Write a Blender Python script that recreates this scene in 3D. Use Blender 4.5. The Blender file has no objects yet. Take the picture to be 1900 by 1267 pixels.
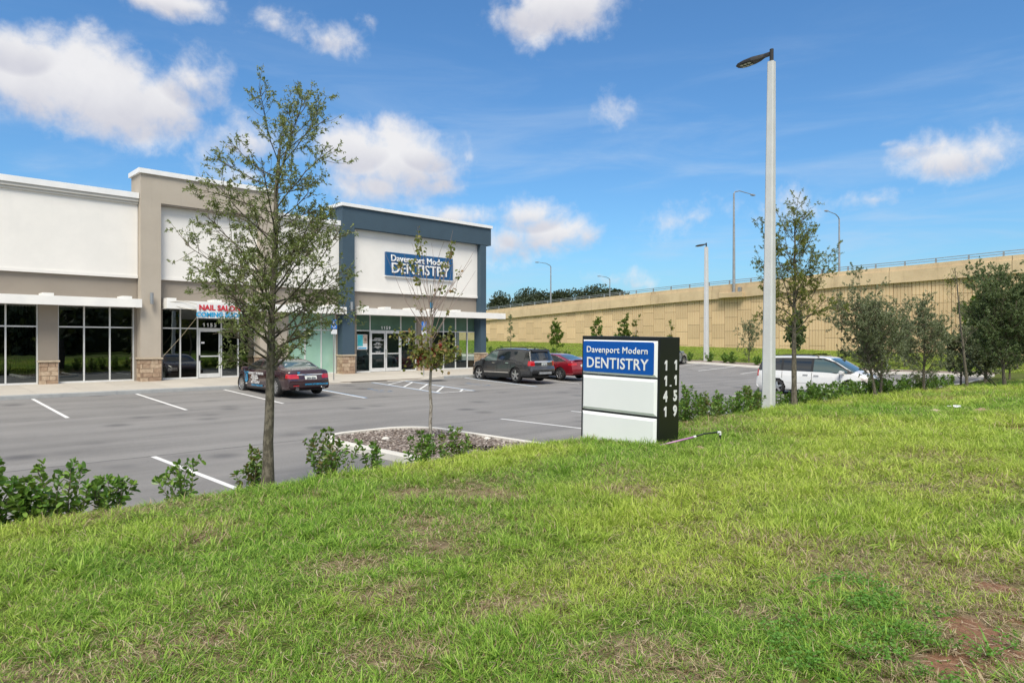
import bpy, bmesh, math, random
import numpy as np
from mathutils import Vector, Matrix
random.seed(7); RNG = np.random.default_rng(7)
SC = bpy.context.scene; COL = SC.collection
R = math.radians
# ------------------------------------------------------------------ camera, world, sun, exposure
# world axes: +X runs along the shop front (towards the overpass), +Y from the lawn to the shops
cam_d = bpy.data.cameras.new('camera'); cam = bpy.data.objects.new('camera', cam_d); COL.objects.link(cam)
cam.location = (0, 0, 2.38); cam.rotation_euler = (R(90), 0, -R(44.1))
cam_d.sensor_width = 36; cam_d.lens = 1259 / 1900 * 36; cam_d.clip_start = .1; cam_d.clip_end = 4000
cam_d.shift_y = 0.0
SC.camera = cam
SUN_AZ = R(-136); SUN_EL = R(52)         # direction towards the sun, measured from +X
w = bpy.data.worlds.new('World'); SC.world = w; w.use_nodes = True
NT = w.node_tree; NT.nodes.clear()
def N(t, kind, **kw):
    n = t.nodes.new(kind)
    for k, v in kw.items(): setattr(n, k, v)
    return n
def setin(t, sock, v):
    if hasattr(v, 'is_output'): t.links.new(v, sock)
    else: sock.default_value = v
def M_(t, op, a, b=None, c=None, clamp=False):
    n = N(t, 'ShaderNodeMath', operation=op, use_clamp=clamp)
    for i, v in enumerate((a, b, c)):
        if v is not None: setin(t, n.inputs[i], v)
    return n.outputs[0]
def mixc(t, f, a, b, mode='MIX'):
    n = N(t, 'ShaderNodeMix', data_type='RGBA', blend_type=mode)
    setin(t, n.inputs[0], f); setin(t, n.inputs[6], a); setin(t, n.inputs[7], b)
    return n.outputs[2]
def sstep(t, x, a, b):
    n = N(t, 'ShaderNodeMapRange', interpolation_type='SMOOTHSTEP')
    setin(t, n.inputs[0], x); n.inputs[1].default_value = a; n.inputs[2].default_value = b
    return n.outputs[0]
def noise(t, vec, scale, detail=4, rough=.55, dist=0.):
    n = N(t, 'ShaderNodeTexNoise'); setin(t, n.inputs['Vector'], vec)
    n.inputs['Scale'].default_value = scale; n.inputs['Detail'].default_value = detail
    n.inputs['Roughness'].default_value = rough; n.inputs['Distortion'].default_value = dist
    return n.outputs[0]
def build_world():
    t = NT
    sky = N(t, 'ShaderNodeTexSky', sky_type='NISHITA'); sky.sun_disc = False
    sky.sun_elevation = SUN_EL; sky.sun_rotation = R(90) - SUN_AZ
    sky.air_density = 1.25; sky.dust_density = .7; sky.ozone_density = 2.2; sky.altitude = 0
    tc = N(t, 'ShaderNodeTexCoord').outputs['Generated']
    clear = mixc(t, 1.0, sky.outputs[0], SKYC, 'MULTIPLY')
    sep = N(t, 'ShaderNodeSeparateXYZ'); t.links.new(tc, sep.inputs[0])
    az = M_(t, 'ARCTAN2', sep.outputs[1], sep.outputs[0]); el = M_(t, 'ARCSINE', sep.outputs[2])
    # cumulus: ellipses in azimuth / elevation (radians), edges broken by noise
    big = noise(t, tc, 9, 9, .58, .25); fine = noise(t, tc, 42, 6, .6, .3)
    wob = M_(t, 'ADD', M_(t, 'MULTIPLY', M_(t, 'SUBTRACT', big, .5), 3.6), M_(t, 'MULTIPLY', M_(t, 'SUBTRACT', fine, .5), 1.3))
    acc = None; low = None
    for (a, e, sa, se, wt) in CLOUDS:
        dx = M_(t, 'DIVIDE', M_(t, 'SUBTRACT', az, a), sa); dy = M_(t, 'DIVIDE', M_(t, 'SUBTRACT', el, e), se)
        r2 = M_(t, 'SQRT', M_(t, 'ADD', M_(t, 'MULTIPLY', dx, dx), M_(t, 'MULTIPLY', dy, dy)))
        v = M_(t, 'MULTIPLY', M_(t, 'SUBTRACT', 1.25, r2), wt)
        # flatter, greyer bottoms
        lw = M_(t, 'MULTIPLY', sstep(t, v, 0, .5), sstep(t, dy, .35, -.75))
        acc = v if acc is None else M_(t, 'MAXIMUM', acc, v)
        low = lw if low is None else M_(t, 'MAXIMUM', low, lw)
    cov = sstep(t, M_(t, 'ADD', acc, wob), -.05, 1.35)
    # the same kind of broken cumulus over the rest of the sky
    mp = N(t, 'ShaderNodeMapping'); t.links.new(tc, mp.inputs[0]); mp.inputs['Scale'].default_value = (1, 1, 2.2)
    gen = sstep(t, noise(t, mp.outputs[0], 2.6, 9, .58, .2), .40, .56)
    away = sstep(t, M_(t, 'ABSOLUTE', M_(t, 'SUBTRACT', az, R(45.9))), .72, 1.15)
    gen = M_(t, 'MULTIPLY', M_(t, 'MULTIPLY', gen, away), sstep(t, el, .02, .12))
    high = M_(t, 'MULTIPLY', sstep(t, noise(t, mp.outputs[0], 2.2, 9, .58, .2), .40, .56), sstep(t, el, .62, .9))
    gen = M_(t, 'MAXIMUM', gen, high)
    cov = M_(t, 'MAXIMUM', cov, gen)
    # thin high streaks
    mp2 = N(t, 'ShaderNodeMapping'); t.links.new(tc, mp2.inputs[0]); mp2.inputs['Scale'].default_value = (1.4, 1.4, 9)
    mp2.inputs['Rotation'].default_value = (.12, -.1, 0)
    st = sstep(t, noise(t, mp2.outputs[0], 2.4, 7, .6, .5), .42, .8)
    st = M_(t, 'MULTIPLY', st, sstep(t, el, .50, .06)); st = M_(t, 'MULTIPLY', st, .62)
    wl = 1.0 * CLV
    sh = M_(t, 'ADD', M_(t, 'MULTIPLY', low, .75), M_(t, 'MULTIPLY', M_(t, 'SUBTRACT', noise(t, tc, 16, 6, .6), .5), .9), clamp=True)
    ccol = mixc(t, sh, (.98 * wl, .97 * wl, .98 * wl, 1), (.68 * wl, .68 * wl, .76 * wl, 1))
    hz = sstep(t, el, .16, -.02)
    base = mixc(t, M_(t, 'MULTIPLY', hz, .38), clear, (.36 * wl, .60 * wl, .90 * wl, 1))
    base = mixc(t, st, base, (.62 * wl, .76 * wl, .95 * wl, 1))
    out = mixc(t, M_(t, 'MULTIPLY', cov, .96), base, ccol)
    bg = N(t, 'ShaderNodeBackground'); setin(t, bg.inputs[0], out); bg.inputs[1].default_value = SKYS
    o = N(t, 'ShaderNodeOutputWorld'); t.links.new(bg.outputs[0], o.inputs[0])
SKYS = .065      # background strength
SKYC = (.34, .56, .755, 1)   # clear-sky tint: deep, polarised blue
CLV = 4.6       # cloud radiance before strength
CLOUDS = [
    (1.4165, 0.3101, 0.0636, 0.0551, 1.50),
    (1.3442, 0.3087, 0.0786, 0.0598, 1.80),
    (1.2777, 0.3037, 0.0627, 0.0423, 1.40),
    (1.2361, 0.3355, 0.0457, 0.0360, 1.10),
    (1.4322, 0.3357, 0.0362, 0.0289, 1.20),
    (1.3295, 0.2799, 0.0652, 0.0274, 1.20),
    (1.2839, 0.4195, 0.0561, 0.0197, 1.30),
    (1.2587, 0.4196, 0.0320, 0.0128, 1.20),
    (0.7376, 0.4593, 0.0831, 0.0357, 1.20),
    (0.7892, 0.4441, 0.0397, 0.0278, 1.00),
    (1.0723, 0.4062, 0.0553, 0.0168, 0.50),
    (1.0048, 0.4315, 0.0183, 0.0109, 0.35),
    (1.1409, 0.4154, 0.0127, 0.0090, 0.40),
    (0.9625, 0.2561, 0.1006, 0.0517, 1.80),
    (1.0313, 0.2744, 0.0489, 0.0387, 1.30),
    (0.9971, 0.2215, 0.0764, 0.0273, 1.30),
    (0.9079, 0.2244, 0.0471, 0.0205, 1.10),
    (0.9197, 0.2686, 0.0431, 0.0276, 1.20),
    (1.1653, 0.2708, 0.0624, 0.0371, 1.00),
    (1.1791, 0.2208, 0.0412, 0.0221, 0.90),
    (0.7456, 0.1604, 0.0831, 0.0333, 1.40),
    (0.8090, 0.1451, 0.0477, 0.0302, 1.20),
    (0.8804, 0.1817, 0.0631, 0.0190, 1.20),
    (0.7733, 0.1837, 0.0476, 0.0254, 1.30),
    (0.6904, 0.1520, 0.0392, 0.0221, 1.00),
    (0.2183, 0.2243, 0.0526, 0.0279, 1.00),
    (0.2697, 0.2410, 0.0354, 0.0151, 0.60),
    (0.2998, 0.2496, 0.0244, 0.0070, 0.60),
    (0.6320, 0.3240, 0.0232, 0.0172, 0.35),
    (0.6591, 0.0894, 0.0467, 0.0204, 0.80),
    (0.5300, 0.1735, 0.1180, 0.0184, 0.30),
    (0.3121, 0.1817, 0.0557, 0.0084, 0.30),
    (0.6204, 0.0811, 0.0231, 0.0094, 0.50),
]
build_world()
sd = bpy.data.lights.new('sun', 'SUN'); sd.energy = 1.4; sd.angle = R(26); sd.color = (1, .93, .80)
sun = bpy.data.objects.new('sun', sd); COL.objects.link(sun)
sdir = Vector((math.cos(SUN_EL) * math.cos(SUN_AZ), math.cos(SUN_EL) * math.sin(SUN_AZ), math.sin(SUN_EL)))
sun.rotation_euler = sdir.to_track_quat('Z', 'Y').to_euler(); sun.location = (0, 0, 40)
VS = SC.view_settings; VS.view_transform = 'Standard'; VS.look = 'None'; VS.gamma = 1; VS.use_curve_mapping = False
VS.exposure = 1.60
SC.cycles.max_bounces = 6; SC.cycles.transparent_max_bounces = 12
SC.cycles.diffuse_bounces = 3; SC.cycles.glossy_bounces = 4

# ------------------------------------------------------------------ materials
def mat(name, c, rough=.6, c2=None, scale=4, metal=0, bump=0, bscale=60, spec=.5, detail=5, stretch=(1, 1, 1), coat=0, lo=.35, hi=.65, trans=0):
    m = bpy.data.materials.new(name); m.use_nodes = True; t = m.node_tree; b = t.nodes['Principled BSDF']
    b.inputs['Roughness'].default_value = rough; b.inputs['Metallic'].default_value = metal
    b.inputs['Specular IOR Level'].default_value = spec
    if coat: b.inputs['Coat Weight'].default_value = coat; b.inputs['Coat Roughness'].default_value = .04
    pos = N(t, 'ShaderNodeNewGeometry').outputs['Position']
    mp = N(t, 'ShaderNodeMapping'); t.links.new(pos, mp.inputs[0]); mp.inputs['Scale'].default_value = stretch
    if c2:
        f = sstep(t, noise(t, mp.outputs[0], scale, detail, .6), lo, hi)
        t.links.new(mixc(t, f, (*c, 1), (*c2, 1)), b.inputs['Base Color'])
    else: b.inputs['Base Color'].default_value = (*c, 1)
    if bump:
        bn = N(t, 'ShaderNodeBump'); bn.inputs['Strength'].default_value = bump; bn.inputs['Distance'].default_value = .01
        t.links.new(noise(t, pos, bscale, 3, .6), bn.inputs['Height']); t.links.new(bn.outputs[0], b.inputs['Normal'])
    return m
def leafmat(name, cols, rough=.5, tr=.35, spec=.4):
    """foliage: every leaf (mesh island) gets its own tint; part of the light passes through"""
    m = bpy.data.materials.new(name); m.use_nodes = True; t = m.node_tree; b = t.nodes['Principled BSDF']
    g = N(t, 'ShaderNodeNewGeometry'); cr = N(t, 'ShaderNodeValToRGB'); t.links.new(g.outputs['Random Per Island'], cr.inputs[0])
    el = cr.color_ramp.elements; cr.color_ramp.interpolation = 'CONSTANT' if len(cols) > 5 else 'LINEAR'
    el[0].position = 0; el[0].color = (*cols[0], 1); el[1].position = 1; el[1].color = (*cols[-1], 1)
    for i, c in enumerate(cols[1:-1]):
        e = el.new((i + 1) / (len(cols) - 1)); e.color = (*c, 1)
    t.links.new(cr.outputs[0], b.inputs['Base Color']); b.inputs['Roughness'].default_value = rough
    b.inputs['Specular IOR Level'].default_value = spec
    tl = N(t, 'ShaderNodeBsdfTranslucent'); t.links.new(mixc(t, .5, cr.outputs[0], (.30, .34, .05, 1), 'MIX'), tl.inputs[0])
    mx = N(t, 'ShaderNodeMixShader'); mx.inputs[0].default_value = tr
    t.links.new(b.outputs[0], mx.inputs[1]); t.links.new(tl.outputs[0], mx.inputs[2])
    t.links.new(mx.outputs[0], t.nodes['Material Output'].inputs[0])
    return m
def glassmat(name, tint, refl=1.6, wob=.0):
    m = bpy.data.materials.new(name); m.use_nodes = True; t = m.node_tree
    t.nodes.remove(t.nodes['Principled BSDF'])
    tr = N(t, 'ShaderNodeBsdfTransparent'); tr.inputs[0].default_value = (*tint, 1)
    gl = N(t, 'ShaderNodeBsdfGlossy'); gl.inputs['Roughness'].default_value = 0.0; gl.inputs[0].default_value = (.93, 1, .97, 1)
    fr = N(t, 'ShaderNodeFresnel'); fr.inputs[0].default_value = refl
    if wob:
        bn = N(t, 'ShaderNodeBump'); bn.inputs['Strength'].default_value = wob; bn.inputs['Distance'].default_value = .02
        pos = N(t, 'ShaderNodeNewGeometry').outputs['Position']
        t.links.new(noise(t, pos, 1.6, 1, .5), bn.inputs['Height']); t.links.new(bn.outputs[0], gl.inputs['Normal'])
    mx = N(t, 'ShaderNodeMixShader'); t.links.new(fr.outputs[0], mx.inputs[0])
    t.links.new(tr.outputs[0], mx.inputs[1]); t.links.new(gl.outputs[0], mx.inputs[2])
    t.links.new(mx.outputs[0], t.nodes['Material Output'].inputs[0])
    return m
X = {}
def weathered(name, c, cdark, csc=1.2, streak=.5, rough=.85, bump=.25, bscale=45, run=(3.2, 3.2, .35)):
    """masonry or render with faint mottling and vertical run-off streaks"""
    m = bpy.data.materials.new(name); m.use_nodes = True; t = m.node_tree; b = t.nodes['Principled BSDF']
    pos = N(t, 'ShaderNodeNewGeometry').outputs['Position']
    a = sstep(t, noise(t, pos, csc, 6, .65), .3, .75)
    mp = N(t, 'ShaderNodeMapping'); t.links.new(pos, mp.inputs[0]); mp.inputs['Scale'].default_value = run
    s = sstep(t, noise(t, mp.outputs[0], 1, 6, .7), .5, .82)
    f = M_(t, 'ADD', M_(t, 'MULTIPLY', a, .45), M_(t, 'MULTIPLY', s, streak), clamp=True)
    t.links.new(mixc(t, f, (*c, 1), (*cdark, 1)), b.inputs['Base Color'])
    b.inputs['Roughness'].default_value = rough; b.inputs['Specular IOR Level'].default_value = .25
    bn = N(t, 'ShaderNodeBump'); bn.inputs['Strength'].default_value = bump; bn.inputs['Distance'].default_value = .01
    t.links.new(noise(t, pos, bscale, 4, .6), bn.inputs['Height']); t.links.new(bn.outputs[0], b.inputs['Normal'])
    return m
X['white'] = weathered('white_stucco', (.83, .81, .775), (.70, .69, .665), .7, .25)
X['cap'] = mat('white_metal_cap', (.84, .84, .84), .35, (.78, .79, .8), 2)
X['cream'] = weathered('cream_cornice', (.60, .585, .55), (.5, .48, .45), 1, .3)
X['taupe'] = weathered('taupe_stucco', (.29, .255, .215), (.24, .208, .175), 1, .35)
X['beige'] = weathered('beige_stucco', (.46, .41, .345), (.385, .34, .285), 1, .4)
X['blue'] = weathered('slate_blue_stucco', (.058, .095, .130), (.045, .073, .100), 1.2, .3, rough=.75)
X['alu'] = mat('white_aluminium', (.72, .73, .73), .35, (.64, .65, .65), 3, metal=.1)
X['canopy'] = mat('canopy_white', (.87, .86, .83), .4, (.80, .795, .775), 1.5)
X['stone1'] = mat('tan_stone', (.40, .29, .20), .9, (.30, .205, .14), 9, bump=.6, bscale=35)
X['stone2'] = mat('pale_stone', (.50, .39, .28), .9, (.38, .28, .195), 9, bump=.6, bscale=35)
X['stone3'] = mat('brown_stone', (.33, .235, .165), .9, (.26, .175, .12), 9, bump=.6, bscale=35)
X['cast'] = mat('cast_stone', (.52, .44, .33), .85, (.42, .35, .26), 6, bump=.3)
X['mortar'] = mat('mortar', (.20, .17, .14), .95)
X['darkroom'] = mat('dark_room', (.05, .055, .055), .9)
X['room'] = mat('waiting_room_wall', (.33, .42, .38), .8, (.28, .36, .33), 1.5)
X['roomfloor'] = mat('room_floor', (.22, .24, .23), .5)
X['mint'] = mat('mint_shade', (.58, .80, .68), .7, (.50, .72, .60), .8)
X['shade'] = mat('green_shade', (.34, .56, .42), .7, (.28, .48, .36), 1.2)
X['mintglass'] = mat('mint_film_glass', (.36, .58, .47), .08, (.31, .52, .42), .7, coat=1, spec=.6)
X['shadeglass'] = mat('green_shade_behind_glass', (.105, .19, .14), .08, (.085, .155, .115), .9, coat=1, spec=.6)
X['glassdark'] = glassmat('tinted_glass', (.20, .24, .23), 2.5, .05)
X['glass'] = glassmat('clear_glass', (.66, .80, .73), 1.95, .04)
X['concrete'] = weathered('pavement_concrete', (.50, .465, .41), (.40, .37, .325), .9, .2, bump=.3)
X['kerb'] = weathered('kerb_concrete', (.36, .37, .37), (.22, .235, .25), 3.5, .5, run=(2.5, 2.5, .6))
X['kerbpale'] = weathered('pale_kerb', (.70, .675, .62), (.52, .50, .45), 2.5, .3, run=(2.5, 2.5, 1))
X['paint'] = mat('white_road_paint', (.74, .74, .73), .6, (.58, .58, .57), 6, bump=.2, lo=.5, hi=.8)
X['bluepaint'] = mat('blue_road_paint', (.16, .33, .58), .6, (.22, .32, .45), 6)
X['black'] = mat('black_paint', (.008, .009, .009), .35)
X['blackmat'] = mat('black_tactile_pad', (.035, .037, .04), .8, (.05, .052, .055), 8)
X['panelwhite'] = mat('sign_face_white', (.82, .84, .86), .28, (.79, .815, .835), .8, coat=.3)
X['signblue'] = mat('sign_blue', (.001, .085, .40), .45, spec=.3)
X['letter'] = mat('letter_white', (.78, .79, .80), .4)
X['signnavy'] = mat('wall_sign_blue', (.006, .085, .23), .4)
X['adablue'] = mat('ada_blue', (.02, .17, .60), .4)
X['redink'] = mat('banner_red', (.55, .02, .035), .5)
X['cyanink'] = mat('banner_cyan', (.02, .33, .62), .5)
X['vinyl'] = mat('banner_white', (.75, .76, .78), .5)
X['rope'] = mat('rope', (.35, .30, .2), .9)
X['galv'] = mat('galvanised_steel', (.38, .39, .40), .45, (.30, .31, .32), 2, metal=.5)
X['bronze'] = mat('lamp_housing', (.018, .017, .016), .45)
X['lens'] = mat('lamp_lens', (.55, .55, .48), .2)
X['pole'] = weathered('concrete_pole', (.59, .605, .615), (.46, .475, .47), 2.2, .45, run=(5, 5, .25))
X['cylmetal'] = mat('sconce_metal', (.36, .38, .40), .35, metal=.6)
X['purple'] = mat('purple_pipe', (.42, .17, .40), .45, (.48, .25, .46), 8)
X['blackpipe'] = mat('black_pipe', (.012, .012, .014), .4)
X['pvc'] = mat('white_pvc', (.72, .73, .76), .4)
X['tyre'] = mat('tyre', (.014, .014, .015), .75)
X['rim'] = mat('alloy', (.55, .56, .58), .25, metal=.85)
X['wheeldark'] = mat('wheel_shadow', (.01, .01, .01), .7)
X['carglass'] = mat('car_glass', (.012, .016, .016), .04, spec=.8, coat=.6)
X['carglass2'] = mat('car_glass_light', (.06, .10, .095), .04, spec=.9, coat=.8)
X['chrome'] = mat('chrome', (.75, .76, .78), .12, metal=1)
X['plastic'] = mat('black_plastic', (.02, .021, .022), .5)
X['redlamp'] = mat('red_lamp', (.45, .008, .015), .15, coat=1)
X['clearlamp'] = mat('clear_lamp', (.55, .50, .50), .12, coat=1)
X['plate'] = mat('plate_white', (.62, .65, .62), .4)
X['ink'] = mat('dark_ink', (.03, .05, .09), .6)
X['v7'] = mat('cyan_sticker', (.02, .26, .50), .4)
X['maroon'] = mat('maroon_paint', (.030, .008, .013), .22, spec=.6, coat=1)
X['greycar'] = mat('grey_car_paint', (.045, .047, .051), .25, metal=.3, spec=.6, coat=1)
X['redcar'] = mat('red_car_paint', (.24, .008, .018), .25, metal=.25, spec=.6, coat=1)
X['silvercar'] = mat('silver_car_paint', (.30, .34, .37), .28, metal=.5, coat=1)
X['whitecar'] = mat('white_car_paint', (.74, .75, .76), .25, coat=1)
X['msepanel'] = weathered('tan_wall_panel', (.68, .51, .31), (.56, .41, .24), .35, .3, run=(1.3, 1.3, .12))
X['barrier'] = weathered('stained_barrier', (.64, .50, .32), (.36, .27, .165), .6, .75, run=(1.1, 1.1, .25))
X['barrierdark'] = mat('joint_shadow', (.05, .04, .03), .9)
X['rail'] = mat('aluminium_rail', (.33, .36, .38), .4, metal=.5)
X['bark'] = mat('grey_bark', (.17, .15, .115), .9, (.075, .065, .048), 26, bump=1, bscale=70, stretch=(1, 1, .45), lo=.38, hi=.6)
X['bark2'] = mat('pale_bark', (.34, .32, .28), .9, (.16, .14, .11), 30, bump=.6, bscale=70, stretch=(1, 1, .4))
X['twig'] = mat('twig', (.15, .115, .085), .85)
X['twigred'] = mat('reddish_twig', (.25, .19, .165), .8)
X['oakleaf'] = leafmat('oak_leaf', [(.10, .14, .045), (.19, .24, .07), (.25, .30, .11), (.14, .19, .065), (.33, .36, .17)], .42, .35, .55)
X['oakleaf2'] = leafmat('yellow_oak_leaf', [(.10, .14, .025), (.20, .25, .04), (.28, .30, .06), (.14, .18, .04), (.24, .23, .07)], .5, .38)
X['olive'] = leafmat('olive_leaf', [(.11, .145, .08), (.18, .22, .125), (.25, .285, .175), (.15, .19, .10), (.30, .33, .20)], .5, .3)
X['darkleaf'] = leafmat('dark_leaf', [(.08, .125, .055), (.14, .20, .085), (.20, .26, .12), (.11, .165, .08)], .45, .28)
X['mapleleaf'] = leafmat('maple_leaf', [(.12, .16, .03), (.20, .23, .05), (.16, .19, .04), (.25, .22, .06), (.22, .13, .05), (.14, .17, .05), (.24, .25, .08), (.30, .17, .07)], .6, .35)
X['redleaf'] = leafmat('red_leaf', [(.24, .02, .02), (.32, .04, .035), (.18, .05, .03)], .6, .3)
X['viburnum'] = leafmat('viburnum_leaf', [(.05, .13, .02), (.08, .19, .028), (.14, .28, .04), (.06, .15, .022), (.20, .35, .06), (.10, .22, .035), (.25, .40, .08), (.07, .17, .03), (.16, .30, .05), (.12, .25, .04), (.18, .32, .055), (.06, .15, .025), (.09, .21, .035)], .36, .38, .5)
X['viburnum2'] = leafmat('reddish_viburnum_leaf', [(.06, .15, .025), (.12, .25, .04), (.20, .25, .07), (.09, .19, .03), (.21, .33, .07), (.17, .13, .05), (.14, .27, .05), (.17, .30, .06), (.07, .17, .03)], .38, .35, .5)
X['brightleaf'] = leafmat('bright_leaf', [(.08, .16, .02), (.13, .22, .03), (.18, .27, .05), (.06, .12, .02)], .45, .35)
X['weedleaf'] = leafmat('weed_leaf', [(.08, .22, .025), (.13, .31, .045), (.19, .38, .07)], .5, .35)
X['woodland'] = leafmat('woodland_leaf', [(.022, .036, .02), (.04, .058, .028), (.055, .075, .04), (.03, .045, .028)], .7, .15)

# ------------------------------------------------------------------ mesh helpers
WP = {}    # world origin of every unrotated object that parents parts
class MB:
    def __init__(s): s.v = []; s.f = []; s.m = []; s.cur = 0
    def quad(s, a, b, c, d):
        i = len(s.v); s.v += [a, b, c, d]; s.f.append((i, i + 1, i + 2, i + 3)); s.m.append(s.cur); return s
    def poly(s, pts):
        i = len(s.v); s.v += list(pts); s.f.append(tuple(range(i, i + len(pts)))); s.m.append(s.cur); return s
    def box(s, x0, x1, y0, y1, z0, z1):
        i = len(s.v)
        s.v += [(x0, y0, z0), (x1, y0, z0), (x1, y1, z0), (x0, y1, z0), (x0, y0, z1), (x1, y0, z1), (x1, y1, z1), (x0, y1, z1)]
        for q in ((0, 3, 2, 1), (4, 5, 6, 7), (0, 1, 5, 4), (1, 2, 6, 5), (2, 3, 7, 6), (3, 0, 4, 7)):
            s.f.append(tuple(i + k for k in q)); s.m.append(s.cur)
        return s
    def extr(s, outline, axis, a, b):
        """closed outline (list of 2-tuples) extruded along axis 0/1/2 from a to b"""
        n = len(outline); i = len(s.v)
        for w_ in (a, b):
            for p in outline:
                q = list(p); q.insert(axis, w_); s.v.append(tuple(q))
        s.f.append(tuple(i + k for k in range(n))[::-1]); s.m.append(s.cur)
        s.f.append(tuple(i + n + k for k in range(n))); s.m.append(s.cur)
        for k in range(n):
            k2 = (k + 1) % n; s.f.append((i + k, i + k2, i + n + k2, i + n + k)); s.m.append(s.cur)
        return s
    def tube(s, pts, rad, n=8, cap=True):
        pts = [Vector(p) for p in pts]; rad = rad if hasattr(rad, '__len__') else [rad] * len(pts)
        i0 = len(s.v); up = Vector((0, 0, 1))
        for k, p in enumerate(pts):
            d = (pts[min(k + 1, len(pts) - 1)] - pts[max(k - 1, 0)])
            if d.length < 1e-9: d = Vector((0, 0, 1))
            d.normalize(); a = d.cross(up if abs(d.z) < .95 else Vector((1, 0, 0))).normalized(); b = d.cross(a)
            for j in range(n):
                t = 2 * math.pi * j / n; s.v.append(tuple(p + a * (rad[k] * math.cos(t)) + b * (rad[k] * math.sin(t))))
        for k in range(len(pts) - 1):
            for j in range(n):
                j2 = (j + 1) % n; s.f.append((i0 + k * n + j, i0 + k * n + j2, i0 + (k + 1) * n + j2, i0 + (k + 1) * n + j)); s.m.append(s.cur)
        if cap:
            s.f.append(tuple(i0 + j for j in range(n))); s.m.append(s.cur)
            s.f.append(tuple(i0 + (len(pts) - 1) * n + j for j in range(n))[::-1]); s.m.append(s.cur)
        return s
    def lathe(s, prof, c=(0, 0, 0), axis='z', n=20):
        """prof: (radius, height) pairs; axis z or y"""
        i0 = len(s.v)
        for (r, h) in prof:
            for j in range(n):
                t = 2 * math.pi * j / n; a, b = r * math.cos(t), r * math.sin(t)
                s.v.append((c[0] + a, c[1] + b, c[2] + h) if axis == 'z' else (c[0] + a, c[1] + h, c[2] + b))
        for k in range(len(prof) - 1):
            for j in range(n):
                j2 = (j + 1) % n; s.f.append((i0 + k * n + j, i0 + k * n + j2, i0 + (k + 1) * n + j2, i0 + (k + 1) * n + j)); s.m.append(s.cur)
        return s
    def build(s, name, m, parent=None, smooth=False, world=False, bevel=0):
        v = s.v
        if world and parent is not None:
            o = WP[parent.name]; v = [(p[0] - o[0], p[1] - o[1], p[2] - o[2]) for p in v]
        me = bpy.data.meshes.new(name); me.from_pydata([tuple(p) for p in v], [], s.f)
        for mm in (m if isinstance(m, (list, tuple)) else [m]): me.materials.append(X[mm] if isinstance(mm, str) else mm)
        if isinstance(m, (list, tuple)): me.polygons.foreach_set('material_index', s.m)
        if smooth: me.polygons.foreach_set('use_smooth', [True] * len(me.polygons))
        bm = bmesh.new(); bm.from_mesh(me)
        if bevel:
            bmesh.ops.remove_doubles(bm, verts=bm.verts, dist=1e-5)
            bmesh.ops.bevel(bm, geom=list(bm.edges), offset=bevel, segments=1, affect='EDGES', clamp_overlap=True)
        bmesh.ops.recalc_face_normals(bm, faces=bm.faces); bm.to_mesh(me); bm.free()
        return link(name, me, parent)
def link(name, me, parent=None, loc=None):
    o = bpy.data.objects.new(name, me); COL.objects.link(o)
    if parent is not None:
        o.parent = parent
        if parent.name in WP: WP[o.name] = WP[parent.name]
    if loc is not None: o.location = loc
    return o
def tag(o, label=None, cat=None, group=None, kind=None):
    if label: o['label'] = label
    if cat: o['category'] = cat
    if group: o['group'] = group
    if kind: o['kind'] = kind
    return o
def empty(name, loc, rz=0, label=None, cat=None, group=None):
    o = bpy.data.objects.new(name, None); COL.objects.link(o); o.location = loc; o.rotation_euler = (0, 0, rz)
    o.empty_display_size = .2
    WP[o.name] = tuple(loc)
    return tag(o, label, cat, group)
def struct(o): return tag(o, kind='structure')
def fastmesh(name, V, F, m, parent=None, smooth=False):
    """V (n,3) array, F (k,4) or (k,3) array"""
    me = bpy.data.meshes.new(name); k = F.shape[1]
    me.vertices.add(len(V)); me.vertices.foreach_set('co', np.asarray(V, np.float32).ravel())
    me.loops.add(F.size); me.loops.foreach_set('vertex_index', F.astype(np.int32).ravel())
    me.polygons.add(len(F)); me.polygons.foreach_set('loop_start', np.arange(0, F.size, k, dtype=np.int32))
    me.update(calc_edges=True)
    if smooth: me.polygons.foreach_set('use_smooth', np.ones(len(F), bool))
    for mm in (m if isinstance(m, (list, tuple)) else [m]): me.materials.append(X[mm] if isinstance(mm, str) else mm)
    me.validate()
    return link(name, me, parent)
_ft = {}
def text(name, s, size, m, parent, loc, rot, ext=.006, off=0., align='LEFT', sx=1., space=1., bev=0.):
    c = bpy.data.curves.new(name, 'FONT'); c.body = s; c.size = size; c.extrude = ext; c.offset = off; c.align_x = align
    c.space_character = space; c.bevel_depth = bev; c.bevel_resolution = 0; c.resolution_u = 3
    o = bpy.data.objects.new(name, c); COL.objects.link(o)
    bpy.context.view_layer.update()
    me = bpy.data.meshes.new_from_object(o.evaluated_get(bpy.context.evaluated_depsgraph_get()))
    bpy.data.objects.remove(o); me.name = name; me.materials.clear(); me.materials.append(X[m])
    q = link(name, me, parent); q.location = loc; q.rotation_euler = rot; q.scale = (sx, 1, 1)
    return q
def number(name, s, size, m, parent, loc, adv=.62, sx=1., off=.012):
    x = -adv * size * (len(s) - 1) / 2
    for ch in s:
        if ch == '1':
            g = MB().extr([(.0, 0), (.15, 0), (.15, .70), (.03, .70), (-.15, .55), (-.15, .43), (.0, .50)], 1, -.004, .004)
            g.v = [(v[0] * size * sx, v[1], v[2] * size) for v in g.v]; o = g.build(name, m, parent); o.location = (loc[0] + x, loc[1], loc[2])
        else: text(name, ch, size, m, parent, (loc[0] + x, loc[1], loc[2]), (R(90), 0, 0), .003, off, 'CENTER', sx)
        x += adv * size
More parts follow.
